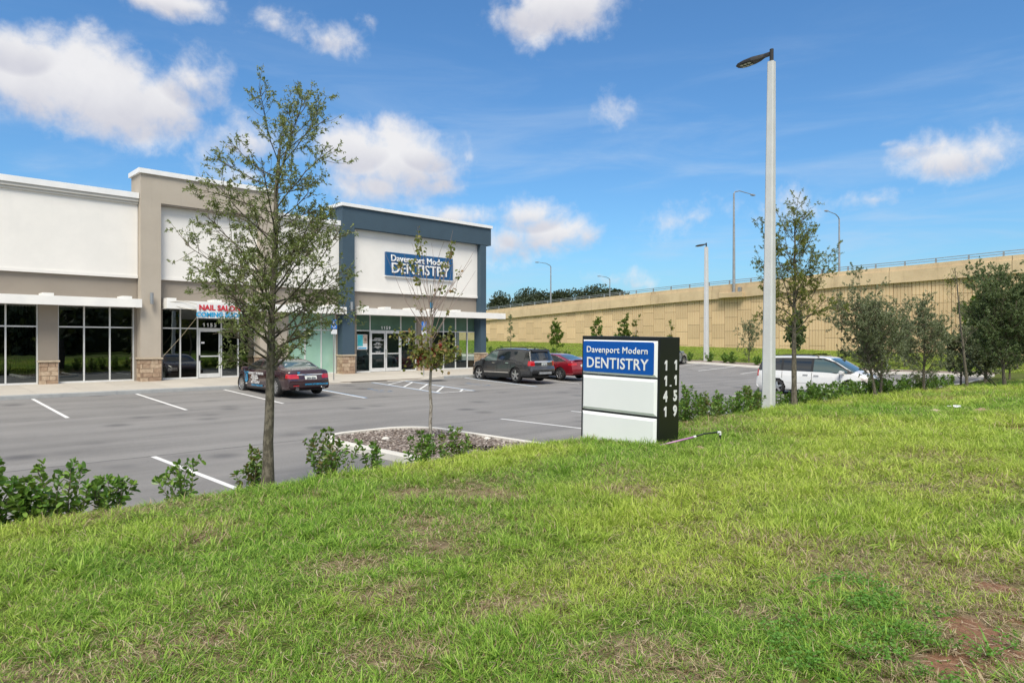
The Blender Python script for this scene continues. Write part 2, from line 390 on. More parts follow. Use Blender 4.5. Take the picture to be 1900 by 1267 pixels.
def vary(m, lo, hi):
    """each object of this material a little lighter or darker, as separately cast pieces are"""
    t = m.node_tree; s_ = t.nodes['Principled BSDF'].inputs['Base Color']; src = s_.links[0].from_socket
    oi = N(t, 'ShaderNodeObjectInfo').outputs['Random']; v = M_(t, 'ADD', M_(t, 'MULTIPLY', oi, hi - lo), lo)
    cb = N(t, 'ShaderNodeCombineXYZ'); [t.links.new(v, cb.inputs[i]) for i in range(3)]
    t.links.new(mixc(t, 1.0, src, cb.outputs[0], 'MULTIPLY'), s_)
vary(X['msepanel'], .86, 1.06); vary(X['barrier'], .9, 1.05); vary(X['concrete'], .93, 1.04)
# value noise shared by lawn colour, lawn density and relief
_lat = np.random.default_rng(11).random((257, 257))
def vn(x, y, f, o=0):
    x = np.asarray(x, float) * f + 31.7 + o * 17.3; y = np.asarray(y, float) * f + 57.1 + o * 9.1
    xi = np.floor(x).astype(int); yi = np.floor(y).astype(int); fx = x - xi; fy = y - yi
    fx = fx * fx * (3 - 2 * fx); fy = fy * fy * (3 - 2 * fy)
    g = lambda a, b: _lat[a % 256, b % 256]
    return (g(xi, yi) * (1 - fx) + g(xi + 1, yi) * fx) * (1 - fy) + (g(xi, yi + 1) * (1 - fx) + g(xi + 1, yi + 1) * fx) * fy
def fbm(x, y, f, o=0, k=4): return sum(vn(x, y, f * 2 ** i, o + i) * .5 ** i for i in range(k)) / sum(.5 ** i for i in range(k))

# ------------------------------------------------------------------ terrain heights
def lotz(u, n):
    u = np.asarray(u, float); n = np.asarray(n, float)
    z = np.interp(n, [9.4, 15.3, 23.65, 29.3, 40, 70], [0, 0, .11, .34, .42, .6])
    return z + np.interp(u, [44, 50.2], [0, .2])
def crest(u): return np.interp(u, [0, 20, 26, 38, 60], [8.55, 8.55, 8.1, 6.3, 5.0])
def bermz(u, n):
    u = np.asarray(u, float); n = np.asarray(n, float); c = crest(u)
    top = .46 + .34 * np.clip(1 - n / c, 0, 1) ** 1.15
    t = np.clip((n - c) / (9.5 - c), 0, 1); s = t * t * (3 - 2 * t)
    z = top * (1 - s) + .13 * s
    w_ = np.clip((c + .3 - n) / 1.5, 0, 1); q = np.clip((u - 46.5) / 6.2, 0, 1); q = q * q * (3 - 2 * q)
    z = z * (1 - q) + (lotz(50.1, 9.5) + .13 + (u - 50) * .012) * q
    return z + (fbm(u, n, .55, 3) - .5) * .11 * w_ + (fbm(u, n, 2.3, 5) - .5) * .035 * w_
def stripz(u, n):
    a = lotz(50.1, n) + .13; b = 1.6 + .0195 * (np.asarray(n, float) - 30.5)
    t = np.clip((np.asarray(u, float) - 52.5) / (68 - 52.5), 0, 1)
    return a + (b - a) * t ** .9 + (fbm(u, n, .4, 9) - .5) * .1 * np.clip(t * 4, 0, 1)

def grid(name, us, ns, zf, m, extra=None):
    Ug, Ng = np.meshgrid(us, ns, indexing='ij'); Z = zf(Ug, Ng)
    V = np.stack([Ug.ravel(), Ng.ravel(), np.asarray(Z, float).ravel()], 1); nn = len(ns)
    i = (np.arange(len(us) - 1)[:, None] * nn + np.arange(nn - 1)[None]).ravel()
    F = np.stack([i, i + nn, i + nn + 1, i + 1], 1)
    o = fastmesh(name, V, F, m, smooth=True)
    if extra:
        for k, fn in extra.items():
            a = o.data.attributes.new(k, 'FLOAT', 'POINT'); a.data.foreach_set('value', np.asarray(fn(Ug, Ng), np.float32).ravel())
    return o
# ------------------------------------------------------------------ ground materials
def asphaltmat():
    m = bpy.data.materials.new('asphalt'); m.use_nodes = True; t = m.node_tree; b = t.nodes['Principled BSDF']
    pos = N(t, 'ShaderNodeNewGeometry').outputs['Position']
    mp = N(t, 'ShaderNodeMapping'); t.links.new(pos, mp.inputs[0]); mp.inputs['Scale'].default_value = (.07, .9, 1); mp.inputs['Rotation'].default_value = (0, 0, .03)
    streak = sstep(t, noise(t, mp.outputs[0], 1.1, 7, .62, .3), .3, .74)
    patch = sstep(t, noise(t, pos, .22, 5, .6), .3, .7)
    speck = noise(t, pos, 130, 2, .7); grit = noise(t, pos, 22, 4, .7)
    f = M_(t, 'ADD', M_(t, 'MULTIPLY', streak, .75), M_(t, 'MULTIPLY', patch, .5), clamp=True)
    c = mixc(t, f, (.130, .124, .119, 1), (.235, .225, .215, 1))
    c = mixc(t, M_(t, 'MULTIPLY', sstep(t, speck, .35, .7), .45), c, (.33, .33, .33, 1))
    c = mixc(t, M_(t, 'MULTIPLY', sstep(t, grit, .50, .72), .42), c, (.09, .09, .095, 1))
    # lighter scuffs along the aisle
    mp2 = N(t, 'ShaderNodeMapping'); t.links.new(pos, mp2.inputs[0]); mp2.inputs['Scale'].default_value = (.035, 2.2, 1); mp2.inputs['Rotation'].default_value = (0, 0, -.025)
    c = mixc(t, M_(t, 'MULTIPLY', sstep(t, noise(t, mp2.outputs[0], 1, 5, .6), .64, .72), .35), c, (.42, .42, .42, 1))
    # paving seams along the ends of the stalls
    sp = N(t, 'ShaderNodeSeparateXYZ'); t.links.new(pos, sp.inputs[0])
    wob = M_(t, 'MULTIPLY', M_(t, 'SUBTRACT', noise(t, pos, 1.5, 4, .6), .5), .22)
    for yy in (15.32, 23.55):
        d = M_(t, 'ABSOLUTE', M_(t, 'SUBTRACT', M_(t, 'ADD', sp.outputs[1], wob), yy))
        c = mixc(t, M_(t, 'MULTIPLY', sstep(t, d, .045, .008), .75), c, (.055, .055, .058, 1))
    # oil stains
    vo = N(t, 'ShaderNodeTexVoronoi'); t.links.new(pos, vo.inputs['Vector']); vo.inputs['Scale'].default_value = .55
    c = mixc(t, M_(t, 'MULTIPLY', sstep(t, M_(t, 'ADD', vo.outputs['Distance'], M_(t, 'MULTIPLY', grit, .25)), .42, .14), .75), c, (.08, .08, .085, 1))
    t.links.new(c, b.inputs['Base Color']); b.inputs['Roughness'].default_value = .82; b.inputs['Specular IOR Level'].default_value = .35
    bn = N(t, 'ShaderNodeBump'); bn.inputs['Strength'].default_value = .5; bn.inputs['Distance'].default_value = .006
    t.links.new(speck, bn.inputs['Height']); t.links.new(bn.outputs[0], b.inputs['Normal'])
    return m
def lawnmat():
    m = bpy.data.materials.new('lawn_soil'); m.use_nodes = True; t = m.node_tree; b = t.nodes['Principled BSDF']
    pos = N(t, 'ShaderNodeNewGeometry').outputs['Position']
    at = lambda k: N(t, 'ShaderNodeAttribute', attribute_name=k).outputs['Fac']
    n1 = noise(t, pos, 30, 5, .7); n2 = noise(t, pos, 7, 5, .65)
    c = mixc(t, sstep(t, n1, .3, .7), (.055, .075, .018, 1), (.14, .17, .045, 1))
    c = mixc(t, sstep(t, M_(t, 'ADD', at('dry'), M_(t, 'MULTIPLY', M_(t, 'SUBTRACT', n2, .5), .8)), .35, .8), c, mixc(t, n1, (.16, .115, .07, 1), (.30, .24, .15, 1)))
    c = mixc(t, sstep(t, M_(t, 'ADD', at('dirt'), M_(t, 'MULTIPLY', M_(t, 'SUBTRACT', n2, .5), .9)), .4, .75), c, mixc(t, n1, (.17, .085, .05, 1), (.33, .19, .12, 1)))
    t.links.new(c, b.inputs['Base Color']); b.inputs['Roughness'].default_value = .95; b.inputs['Specular IOR Level'].default_value = .1
    bn = N(t, 'ShaderNodeBump'); bn.inputs['Strength'].default_value = .9; bn.inputs['Distance'].default_value = .03
    t.links.new(n1, bn.inputs['Height']); t.links.new(bn.outputs[0], b.inputs['Normal'])
    return m
X['asphalt'] = asphaltmat(); X['lawn'] = lawnmat()
X['fargrass'] = mat('far_grass', (.13, .20, .035), .95, (.24, .24, .08), 1.3, bump=1, bscale=9, spec=.1, detail=8, lo=.4, hi=.75)
X['mulch'] = mat('pine_mulch', (.17, .135, .115), .95, (.34, .29, .26), 26, bump=1, bscale=60, spec=.1, lo=.4, hi=.6)
X['roadside'] = mat('roadside_grass', (.07, .12, .025), .95, (.12, .15, .05), 1, spec=.1)
# bare and dry places in the lawn: (u, n, radius, strength)
DIRT = [
    (5.46, 1.00, 0.20, 1.00),
    (4.48, 0.94, 0.23, 1.00),
    (4.21, 0.79, 0.27, 0.90),
    (3.89, 0.86, 0.23, 0.90),
    (4.79, 0.80, 0.18, 0.80),
    (3.72, 1.83, 0.11, 0.60),
    (16.28, 2.71, 0.45, 0.80),
    (3.22, 1.32, 0.11, 0.70),
    (5.62, 7.02, 0.16, 0.55),
    (7.51, 6.00, 0.11, 0.50),
]
DRYP = [
    (2.98, 2.06, 0.45, 1.00),
    (3.01, 1.79, 0.30, 1.00),
    (2.23, 3.17, 0.50, 0.70),
    (5.34, 6.16, 0.70, 0.95),
    (4.88, 6.83, 0.50, 0.80),
    (6.56, 4.77, 0.50, 0.90),
    (4.13, 5.25, 0.80, 0.70),
    (2.78, 4.76, 0.50, 0.70),
    (2.62, 4.05, 0.50, 0.70),
    (2.36, 6.56, 0.50, 0.80),
    (8.82, 2.38, 0.80, 0.50),
    (4.03, 1.99, 0.25, 0.80),
    (3.27, 3.12, 0.50, 0.50),
    (3.76, 0.83, 0.50, 0.90),
    (4.30, 0.78, 0.50, 0.80),
    (3.02, 3.22, 0.35, 0.70),
    (1.73, 4.62, 0.30, 0.50),
    (3.68, 4.67, 0.50, 0.60),
]
def dirt(u, n):
    d = np.zeros_like(np.asarray(u, float))
    for (a, b, r, s_) in DIRT: d = np.maximum(d, s_ * np.clip(1.35 - np.hypot(u - a, (n - b)) / r, 0, 1))
    return d
def dry(u, n):
    d = np.clip((fbm(u, n, .7, 21, 5) - .51) * 4.2, 0, 1) * .75
    for (a, b, r, s_) in DRYP: d = np.maximum(d, s_ * np.clip(1.3 - np.hypot(u - a, n - b) / r, 0, 1) * (.72 + fbm(u, n, 2.2, 4)))
    return np.clip(d, 0, 1)

# ------------------------------------------------------------------ setting
g = MB(); g.poly([(1500 * math.cos(a), 1500 * math.sin(a), -.35) for a in np.linspace(0, 2 * math.pi, 65)[:-1]])
struct(g.build('ground', 'roadside'))
struct(grid('parking_lot', np.concatenate([np.arange(-40, 44, 4), np.arange(44, 50.3, .62)]), np.array([9.3, 12, 15.3, 18, 20.8, 23.65, 26.5, 29.35]), lotz, 'asphalt'))
struct(grid('parking_lot_side', np.concatenate([np.arange(31.6, 44, 3.1), np.arange(44, 50.3, .62)]), np.array([29.35, 35, 42, 50, 60, 75]), lotz, 'asphalt'))
lawn = grid('lawn', np.concatenate([np.arange(-40, -4, 2.), np.arange(-4, 24, .14), np.arange(24, 53.5, .4)]), np.concatenate([np.arange(-14, -2, 1.), np.arange(-2, 9.5, .14), [9.48]]), bermz, 'lawn', {'dirt': dirt, 'dry': dry})
struct(lawn)
struct(grid('grass_verge', np.arange(53.2, 68.6, .8), np.arange(-14, 120, 1.2), stripz, 'fargrass'))
struct(grid('mulch_bed', np.arange(50.2, 53.3, .33), np.arange(9.5, 80, .5), lambda u, n: stripz(u, n) + (fbm(u, n, 3, 2) - .5) * .08, 'mulch'))
struct(MB().box(-60, 140, -24, -14, -.3, .55).build('road', 'asphalt'))
struct(grid('far_verge', np.arange(-60, 141, 10.), np.array([-60., -40, -24]), lambda u, n: .6 + 0 * u, 'roadside'))

def kerb_run(name, pts, m, wdt=.16, hgt=.15, zf=lotz, side=1, skirt=.12):
    """a kerb swept along plan points; top hgt above the lot"""
    g = MB(); P = [Vector((p[0], p[1])) for p in pts]; L = []
    for k, p in enumerate(P):
        d = (P[min(k + 1, len(P) - 1)] - P[max(k - 1, 0)]).normalized(); nrm = Vector((-d.y, d.x)) * side
        z = float(zf(p.x, p.y)); a = p; b = p + nrm * wdt
        L.append([(a.x, a.y, z - skirt), (a.x + nrm.x * .012, a.y + nrm.y * .012, z + hgt - .025), (a.x + nrm.x * .035, a.y + nrm.y * .035, z + hgt), (b.x, b.y, z + hgt), (b.x, b.y, z - skirt)])
    for k in range(len(L) - 1):
        for j in range(4): g.quad(L[k][j], L[k + 1][j], L[k + 1][j + 1], L[k][j + 1])
    g.poly(L[0]); g.poly(L[-1])
    return struct(g.build(name, m))
# pavement before the shops: slabs with recessed joints, falling from the shop front to the kerb
g = MB()
us = list(np.arange(-39.5, 31.6, 1.525)); us[-1] = 31.6
sw = MB()
slabroot = struct(MB().box(-40, 31.58, 29.5, 33.6, .20, .40).build('pavement', 'mortar'))
slab_me = None
def slab(u0, u1, n0, n1, z0, z1):
    e = .006; g = MB()
    b = [(u0 + e, n0 + e, z0), (u1 - e, n0 + e, z0), (u1 - e, n1 - e, z1), (u0 + e, n1 - e, z1)]
    lo_ = [(p[0], p[1], p[2] - .12) for p in b]
    g.poly(b); 
    for k in range(4): g.quad(lo_[k], lo_[(k + 1) % 4], b[(k + 1) % 4], b[k])
    return g.build('paving_slab', 'concrete', slabroot)
def pz(n): return .49 + (.62 - .49) * (n - 29.46) / (33.75 - 29.46)
for a, b in zip(us[:-1], us[1:]):
    if b < -8: continue
    for (n0, n1) in ((29.47, 31.6), (31.6, 33.78)):
        if n0 < 30 and 15.6 < (a + b) / 2 < 23.2: continue        # dropped part before the accessible bays
        slab(a, b, n0, n1, pz(n0), pz(n1))
slab(-40, us[21] if us[21] < -7 else -8, 29.47, 33.78, pz(29.47), pz(33.78))
# kerb ramp, falling flush to the lot
rz0 = [(15.6, .49), (17.2, .36), (21.6, .36), (23.2, .49)]
for (a, za), (b, zb) in zip(rz0[:-1], rz0[1:]):
    g = MB(); g.poly([(a, 29.3, za - .003), (b, 29.3, zb - .003), (b, 31.6, pz(31.6)), (a, 31.6, pz(31.6))])
    g.quad((a, 29.3, za - .2), (b, 29.3, zb - .2), (b, 29.3, zb - .003), (a, 29.3, za - .003))
    g.build('ramp_slab', 'concrete', slabroot)
kerb_run('kerb', [(u, 29.3) for u in np.arange(-40, 15.7, 1.1)] + [(15.6, 29.3)], 'kerb')
kerb_run('kerb', [(u, 29.3) for u in np.linspace(23.2, 31.6, 8)], 'kerb')
kerb_run('kerb', [(31.6, n) for n in np.arange(29.3, 76, 3)], 'kerbpale')
kerb_run('kerb', [(50.05, n) for n in np.arange(9.5, 76, 1.5)], 'kerbpale', side=-1)
kerb_run('kerb', [(u, 9.42) for u in np.arange(-40, 7.8, 1.5)], 'kerbpale', side=-1)
kerb_run('kerb', [(u, 9.42) for u in np.arange(11.1, 50.2, 1.5)], 'kerbpale', side=-1)
# tree island
def island_outline(ins):
    a, b, top, r = 7.7 + ins, 10.95 - ins, 15.0 - ins, 1.15 - ins * .6
    p = [(a, 9.3)] + [(a, n) for n in np.arange(10, top - r, 1)]
    p += [(a + r - r * math.cos(t), top - r + r * math.sin(t)) for t in np.linspace(0, math.pi / 2, 9)]
    p += [(b - r + r * math.sin(t), top - r + r * math.cos(t)) for t in np.linspace(0, math.pi / 2, 9)]
    p += [(b, n) for n in np.arange(top - r - .5, 9.9, -1)] + [(b, 9.3)]
    return p
kerb_run('island_kerb', island_outline(0), 'kerbpale', side=-1, wdt=.19)
g = MB(); o_ = island_outline(.16); cx, cy = 9.32, 12
for ring in range(6):
    s0, s1 = ring / 6, (ring + 1) / 6
    for k in range(len(o_) - 1):
        def pt(q, s): 
            x_, y_ = cx + (q[0] - cx) * s, cy + (q[1] - cy) * s
            return (x_, y_, .085 + .05 * (1 - s) + (float(fbm(x_, y_, 4, 1)) - .5) * .05 * (1 if s < .95 else 0))
        g.quad(pt(o_[k], s0), pt(o_[k + 1], s0), pt(o_[k + 1], s1), pt(o_[k], s1))
struct(g.build('island_mulch', 'mulch', smooth=True))
# loose bark and gravel chips lying in the island
k = 5200; uu = RNG.uniform(7.9, 10.75, k); nn_ = RNG.uniform(9.7, 14.9, k)
ok = ~(((uu < 8.9) & (nn_ > 14) & (np.hypot(uu - 8.85, nn_ - 13.85) > .95)) | ((uu > 9.8) & (nn_ > 14) & (np.hypot(uu - 9.8, nn_ - 13.85) > .95)))
uu, nn_ = uu[ok], nn_[ok]; k = len(uu); L_ = RNG.uniform(.012, .04, k); a = RNG.uniform(0, 6.28, k); tl = RNG.uniform(-.4, .4, k)
dx = np.stack([np.cos(a), np.sin(a), tl], 1) * L_[:, None]; dy = np.stack([-np.sin(a), np.cos(a), RNG.uniform(-.3, .3, k)], 1) * (L_ * .45)[:, None]
c0 = np.stack([uu, nn_, .105 + .05 * (1 - np.hypot(uu - 9.3, nn_ - 12) / 3.5) + RNG.uniform(-.005, .012, k)], 1)
V = np.stack([c0 - dx - dy, c0 + dx - dy, c0 + dx + dy, c0 - dx + dy], 1).reshape(-1, 3)
X['chips'] = leafmat('bark_chips', [(.13, .10, .08), (.27, .22, .19), (.40, .35, .31), (.19, .15, .13), (.48, .43, .39), (.25, .19, .16)], .9, 0.02, .2)
tag(fastmesh('bark_chips', V, np.arange(4 * k).reshape(-1, 4), 'chips'), 'loose brown bark chips strewn inside the kerbed island', 'bark chips', kind='stuff')
for (u, n, r) in ((8.75, 13.2, .085), (10.45, 11.6, .07)):
    bm = bmesh.new(); bmesh.ops.create_icosphere(bm, subdivisions=2, radius=r)
    for v in bm.verts: v.co = Vector((v.co.x * 1.2, v.co.y, v.co.z * .6)) * random.uniform(.85, 1.1)
    me = bpy.data.meshes.new('rock'); bm.to_mesh(me); bm.free(); me.materials.append(X['kerbpale'])
    tag(link('rock', me, None, (u, n, .15)), 'pale rock lying on the mulch %s' % ('left of the island sapling' if u < 9 else 'right of the island sapling'), 'rock')

# painted markings, thin sheets 4 mm above the asphalt
mark = struct(MB().box(4.4, 4.5, 9.6, 9.7, -.05, -.04).build('road_markings', 'paint'))
def strip(name, p, q, wd, m, h=.004):
    p, q = Vector(p), Vector(q); d = (q - p); L = d.length; d.normalize(); nr = Vector((-d.y, d.x)) * wd / 2; g = MB()
    K = max(1, int(L / .8)); P = [p + d * (L * k / K) for k in range(K + 1)]
    for a, b in zip(P[:-1], P[1:]):
        g.quad(*[(c.x, c.y, float(lotz(c.x, c.y)) + h) for c in (a - nr, b - nr, b + nr, a + nr)])
    return g.build(name, m, mark)
for u in (-5.5, -2.15, 1.2, 4.55, 7.9, 11.27): strip('stall_line', (u, 23.65), (u, 29.2), .11, 'paint')
for u in (14.7, 24.6): strip('stall_line', (u, 23.65), (u, 29.2), .11, 'paint'); strip('blue_line', (u + .11, 23.65), (u + .11, 29.2), .09, 'bluepaint')
for u in (27.95, 31.3): strip('stall_line', (u, 23.65), (u, 29.2), .11, 'paint')
for u in (-5.5, -2.2, 1.1, 4.44, 14.3, 17.6, 20.9, 24.2, 27.5): strip('stall_line', (u, 9.6), (u, 15.25), .11, 'paint')
for u in (32.4, 35.7, 39, 42.3): strip('stall_line', (u, 9.6), (u, 15.25), .11, 'paint')
for n in (16.3, 19.6, 22.9, 26.2, 29.5, 32.9, 36.2, 39.5): strip('stall_line', (44.4, n), (49.95, n), .11, 'paint')
for (u, s_) in ((18.6, -1), (20.45, 1)):
    strip('aisle_line', (u, 23.65), (u, 29.15), .10, 'paint'); strip('blue_line', (u + s_ * .1, 23.65), (u + s_ * .1, 29.15), .09, 'bluepaint')
strip('aisle_line', (18.55, 23.65), (20.5, 23.65), .10, 'paint', .008)
for k in range(5):
    a = (24.07, 25.35, 26.6, 27.9, 23.7)[k]; e_ = (18.66, a) if k < 4 else (19.7, a); q_ = (20.39, min(a + 1.72, 29.1)) if k < 4 else (20.39, a + .65); strip('hatch_line', e_, q_, .10, 'paint', .008)
# worn wheelchair symbols on the two accessible bays
def faded(name, col):
    m = bpy.data.materials.new(name); m.use_nodes = True; t = m.node_tree; b = t.nodes['Principled BSDF']
    b.inputs['Base Color'].default_value = (*col, 1); b.inputs['Roughness'].default_value = .7
    pos = N(t, 'ShaderNodeNewGeometry').outputs['Position']
    t.links.new(sstep(t, noise(t, pos, 5, 5, .7), .38, .72), b.inputs['Alpha']); return m
X['fadedblue'] = faded('faded_blue', (.10, .27, .52))
for cu in (16.75, 22.6):
    g = MB(); n0 = 25.3; Z = lambda u, n: float(lotz(u, n)) + .005
    def sq(a, b, c, d): g.quad((a, c, Z(a, c)), (b, c, Z(b, c)), (b, d, Z(b, d)), (a, d, Z(a, d)))
    sq(cu - .12, cu + .12, n0 + 1.15, n0 + 1.4); sq(cu - .1, cu + .04, n0 + .5, n0 + 1.1); sq(cu - .1, cu + .4, n0 + .42, n0 + .54)
    sq(cu + .3, cu + .42, n0, n0 + .45); sq(cu + .04, cu + .4, n0 + .78, n0 + .88)
    for k in range(14):
        t0, t1 = 2.2 + k * .3, 2.2 + (k + 1) * .3; f_ = lambda r, t: (cu + r * math.cos(t), n0 + .3 + r * math.sin(t), Z(cu, n0))
        g.quad(f_(.4, t0), f_(.4, t1), f_(.52, t1), f_(.52, t0))
    g.build('wheelchair_symbol', 'fadedblue', mark)
for (a, b) in ((17.5, 19.6), (21.3, 22.6)):
    n0, n1 = (29.32, 30.0) if a < 20 else (28.2, 28.9)
    za, zb = ((.366, .405) if a < 20 else (float(lotz(22, n0)) + .006, float(lotz(22, n1)) + .006))
    MB().poly([(a, n0, za), (b, n0, za), (b, n1, zb), (a, n1, zb)]).build('tactile_pad', 'blackmat', mark)

# ------------------------------------------------------------------ shops
GL = 33.8   # storefront glass plane
FZ = .62    # shop floor
bld = empty('retail_building', (12, GL, FZ), 0, 'single-storey row of shops in white, taupe and slate-blue stucco', 'building')
def part(g, name, m, parent=None, bevel=0, smooth=False): return g.build(name, m, parent or bld, smooth=smooth, world=True, bevel=bevel)
U0 = -7.2
# bays: (u0, u1) of glazing groups, with mullions
WIN = [  # u0, u1, mullions, kind, door (a,b)
    (U0 + .3, -3.7, [-5.8, -4.7], 'dark', None),
    (-3.0, 0.2, [-1.9, -.8], 'dark', None),
    (0.9, 1.95, [], 'dark', None),
    (2.2, 5.44, [3.28, 4.36], 'dark', None),
    (6.12, 9.03, [7.09, 8.07], 'dark', None),
    (10.15, 14.6, [11.0, 11.78, 12.9, 13.72], 'dark', (11.78, 12.9)),
    (16.2, 19.13, [17.3, 18.25], 'mint', None),
    (20.36, 24.58, [21.33, 23.46], 'clear', (21.33, 23.46)),
    (25.72, 29.6, [26.7, 27.68, 28.66], 'clear', None)]
HEAD = 3.95; TR = 3.0
# walls
part(MB().box(U0, 9.1, 33.45, 33.75, 5.2, 8.5), 'upper_wall', 'white')
part(MB().box(9.95, 14.55, 33.45, 33.75, 5.2, 9.3), 'upper_wall', 'white')
part(MB().box(15.3, 19.15, 33.45, 33.75, 5.2, 8.5), 'upper_wall', 'white')
part(MB().box(19.9, 29.35, 33.45, 33.75, 5.2, 9.3), 'upper_wall', 'white')
for (a, b) in ((U0, 9.1), (9.95, 14.55), (15.3, 19.15), (19.9, 29.35)):
    part(MB().box(a, b, 33.415, 33.452, 5.2, 5.335), 'wall_moulding', 'white')
    part(MB().box(a, b, 33.55, 33.80, 3.95, 5.198), 'taupe_band', 'taupe')
    for z in (6.4, 7.6) if False else (): pass
for (a, b) in ((U0, 9.1), (15.3, 19.15)):
    part(MB().box(a, b, 33.36, 33.75, 8.5, 8.60), 'cornice', 'cream'); part(MB().box(a, b, 33.30, 33.75, 8.602, 8.74), 'cornice', 'cream')
    part(MB().box(a, b, 33.24, 33.95, 8.742, 8.99), 'parapet_cap', 'cap')
# piers between the glazing
part_edges = [(WIN[i][1], WIN[i + 1][0]) for i in range(len(WIN) - 1)]
for i, (a, b) in enumerate(part_edges):
    if i in (4, 6): continue       # behind the beige and blue columns: narrow returns
    part(MB().box(a, b, 33.62, 33.95, FZ, 3.948), 'pier', 'taupe')
part(MB().box(9.03, 9.13, 33.62, 33.95, FZ, 3.948), 'pier', 'taupe'); part(MB().box(9.97, 10.15, 33.5, 33.95, FZ, 3.948), 'pier', 'taupe')
part(MB().box(19.13, 19.3, 33.62, 33.95, FZ, 3.948), 'pier', 'taupe'); part(MB().box(20.0, 20.36, 33.62, 33.95, FZ, 3.948), 'pier', 'taupe')
# roof slab, side and back walls, inner partitions and floor
part(MB().box(U0, 29.5, 33.96, 46, 8.2, 8.35), 'roof', 'taupe')
part(MB().box(29.52, 29.75, 35.9, 46, FZ - .3, 9.3), 'side_wall', 'white')
part(MB().box(29.52, 29.75, 33.76, 35.9, 3.3, 9.3), 'side_wall', 'white'); part(MB().box(29.52, 29.75, 33.76, 35.9, FZ - .3, FZ + .5), 'side_wall', 'taupe')
part(MB().box(U0, 29.5, 45.8, 46, FZ - .3, 9.2), 'back_wall', 'white'); part(MB().box(U0 - .2, U0, 33.5, 46, FZ - .3, 9.2), 'side_wall', 'white')
part(MB().box(U0, 29.5, 33.82, 45.8, FZ - .15, FZ), 'shop_floor', 'roomfloor')
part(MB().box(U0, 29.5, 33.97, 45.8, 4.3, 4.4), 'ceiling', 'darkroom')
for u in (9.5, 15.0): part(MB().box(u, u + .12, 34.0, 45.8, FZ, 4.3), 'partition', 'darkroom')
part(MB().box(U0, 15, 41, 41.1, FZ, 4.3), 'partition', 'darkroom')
part(MB().box(19.5, 19.62, 34.0, 41, FZ, 4.3), 'partition', 'room'); part(MB().box(15.1, 29.5, 39, 39.1, FZ, 4.3), 'partition', 'room')
# glazing
def glaze(u0, u1, mul, kind, door):
    gm = 'glassdark' if kind == 'dark' else 'glass'
    wn = empty('window', (0, 0, 0)); wn.parent = bld; wn.location = (u0 - 12, 0, 0); WP[wn.name] = (u0, GL, FZ)
    F = MB(); e = .028
    F.box(u0, u1, GL - .05, GL + .05, FZ + .0, FZ + .07) if not door else None
    if door:
        F.box(u0, door[0], GL - .05, GL + .05, FZ, FZ + .07); F.box(door[1], u1, GL - .05, GL + .05, FZ, FZ + .07)
    F.box(u0, u1, GL - .05, GL + .05, HEAD - .06, HEAD); F.box(u0 + .05, u1 - .05, GL - .049, GL + .049, TR - .028, TR + .028)
    edges = [u0] + list(mul) + [u1]
    for k, u in enumerate(edges):
        a, b = (u, u + .05) if k == 0 else ((u - .05, u) if k == len(edges) - 1 else (u - e, u + e))
        F.box(a, b, GL - .055, GL + .055, FZ, HEAD)
    F.build('window_frame', 'alu', wn, world=True)
    for a, b in zip(edges[:-1], edges[1:]):
        MB().quad((a + .02, GL, TR + .02), (b - .02, GL, TR + .02), (b - .02, GL, HEAD - .04), (a + .02, GL, HEAD - .04)).build('pane', dict(dark='glassdark', mint='mintglass', clear='shadeglass')[kind], wn, world=True)
        if not (door and a >= door[0] - .01 and b <= door[1] + .01):
            MB().quad((a + .02, GL, FZ + .05), (b - .02, GL, FZ + .05), (b - .02, GL, TR - .02), (a + .02, GL, TR - .02)).build('pane', 'mintglass' if kind == 'mint' else gm, wn, world=True)
def door_leaf(u0, u1, gm, hinge, pull):
    d = empty('door', (0, 0, 0)); d.parent = bld; d.location = (u0 - 12, 0, 0); WP[d.name] = (u0, GL, FZ)
    F = MB(); s_ = .09
    F.box(u0 + .01, u0 + s_, GL - .03, GL + .03, FZ + .02, TR - .03).box(u1 - s_, u1 - .01, GL - .03, GL + .03, FZ + .02, TR - .03)
    F.box(u0 + s_, u1 - s_, GL - .03, GL + .03, FZ + .02, FZ + .22).box(u0 + s_, u1 - s_, GL - .03, GL + .03, TR - .15, TR - .03)
    F.box(u0 + s_, u1 - s_, GL - .032, GL + .032, FZ + 1.02, FZ + 1.08)
    F.build('door_frame', 'alu', d, world=True)
    MB().quad((u0 + s_, GL, FZ + .2), (u1 - s_, GL, FZ + .2), (u1 - s_, GL, TR - .12), (u0 + s_, GL, TR - .12)).build('door_pane', gm, d, world=True)
    x = u0 + .05 if hinge == 'r' else u1 - .05
    if pull: MB().tube([(x, GL - .04, FZ + .85), (x, GL - .12, FZ + .88), (x, GL - .12, FZ + 1.25), (x, GL - .04, FZ + 1.28)], .016, 8).build('handle', 'chrome', d, world=True)
    else: MB().box(x - .03, x + .03, GL - .07, GL - .031, FZ + .85, FZ + 1.1).build('handle', 'black', d, world=True)
    return d
for w_ in WIN: glaze(*w_)
for (a, b_) in ((2.3, 5.4), (-2.9, .1)):
    g = MB()
    for x_ in np.arange(a, b_, .115): g.quad((x_, GL + .25, FZ + .1), (x_ + .07, GL + .31, FZ + .1), (x_ + .07, GL + .31, HEAD - .05), (x_, GL + .25, HEAD - .05))
    tag(part(g, 'vertical_blinds', 'galv'), kind='stuff')
door_leaf(11.82, 12.87, 'glassdark', 'r', False)
door_leaf(21.37, 22.395, 'glass', 'l', True); door_leaf(22.4, 23.43, 'glass', 'r', True)
number('door_number', '1153', .25, 'letter', bld, (12.34 - 12, -.03, 3.09 - FZ), .72, 1., .008)
number('door_number', '1159', .25, 'letter', bld, (22.4 - 12, -.03, 3.09 - FZ), .72, 1., .008)
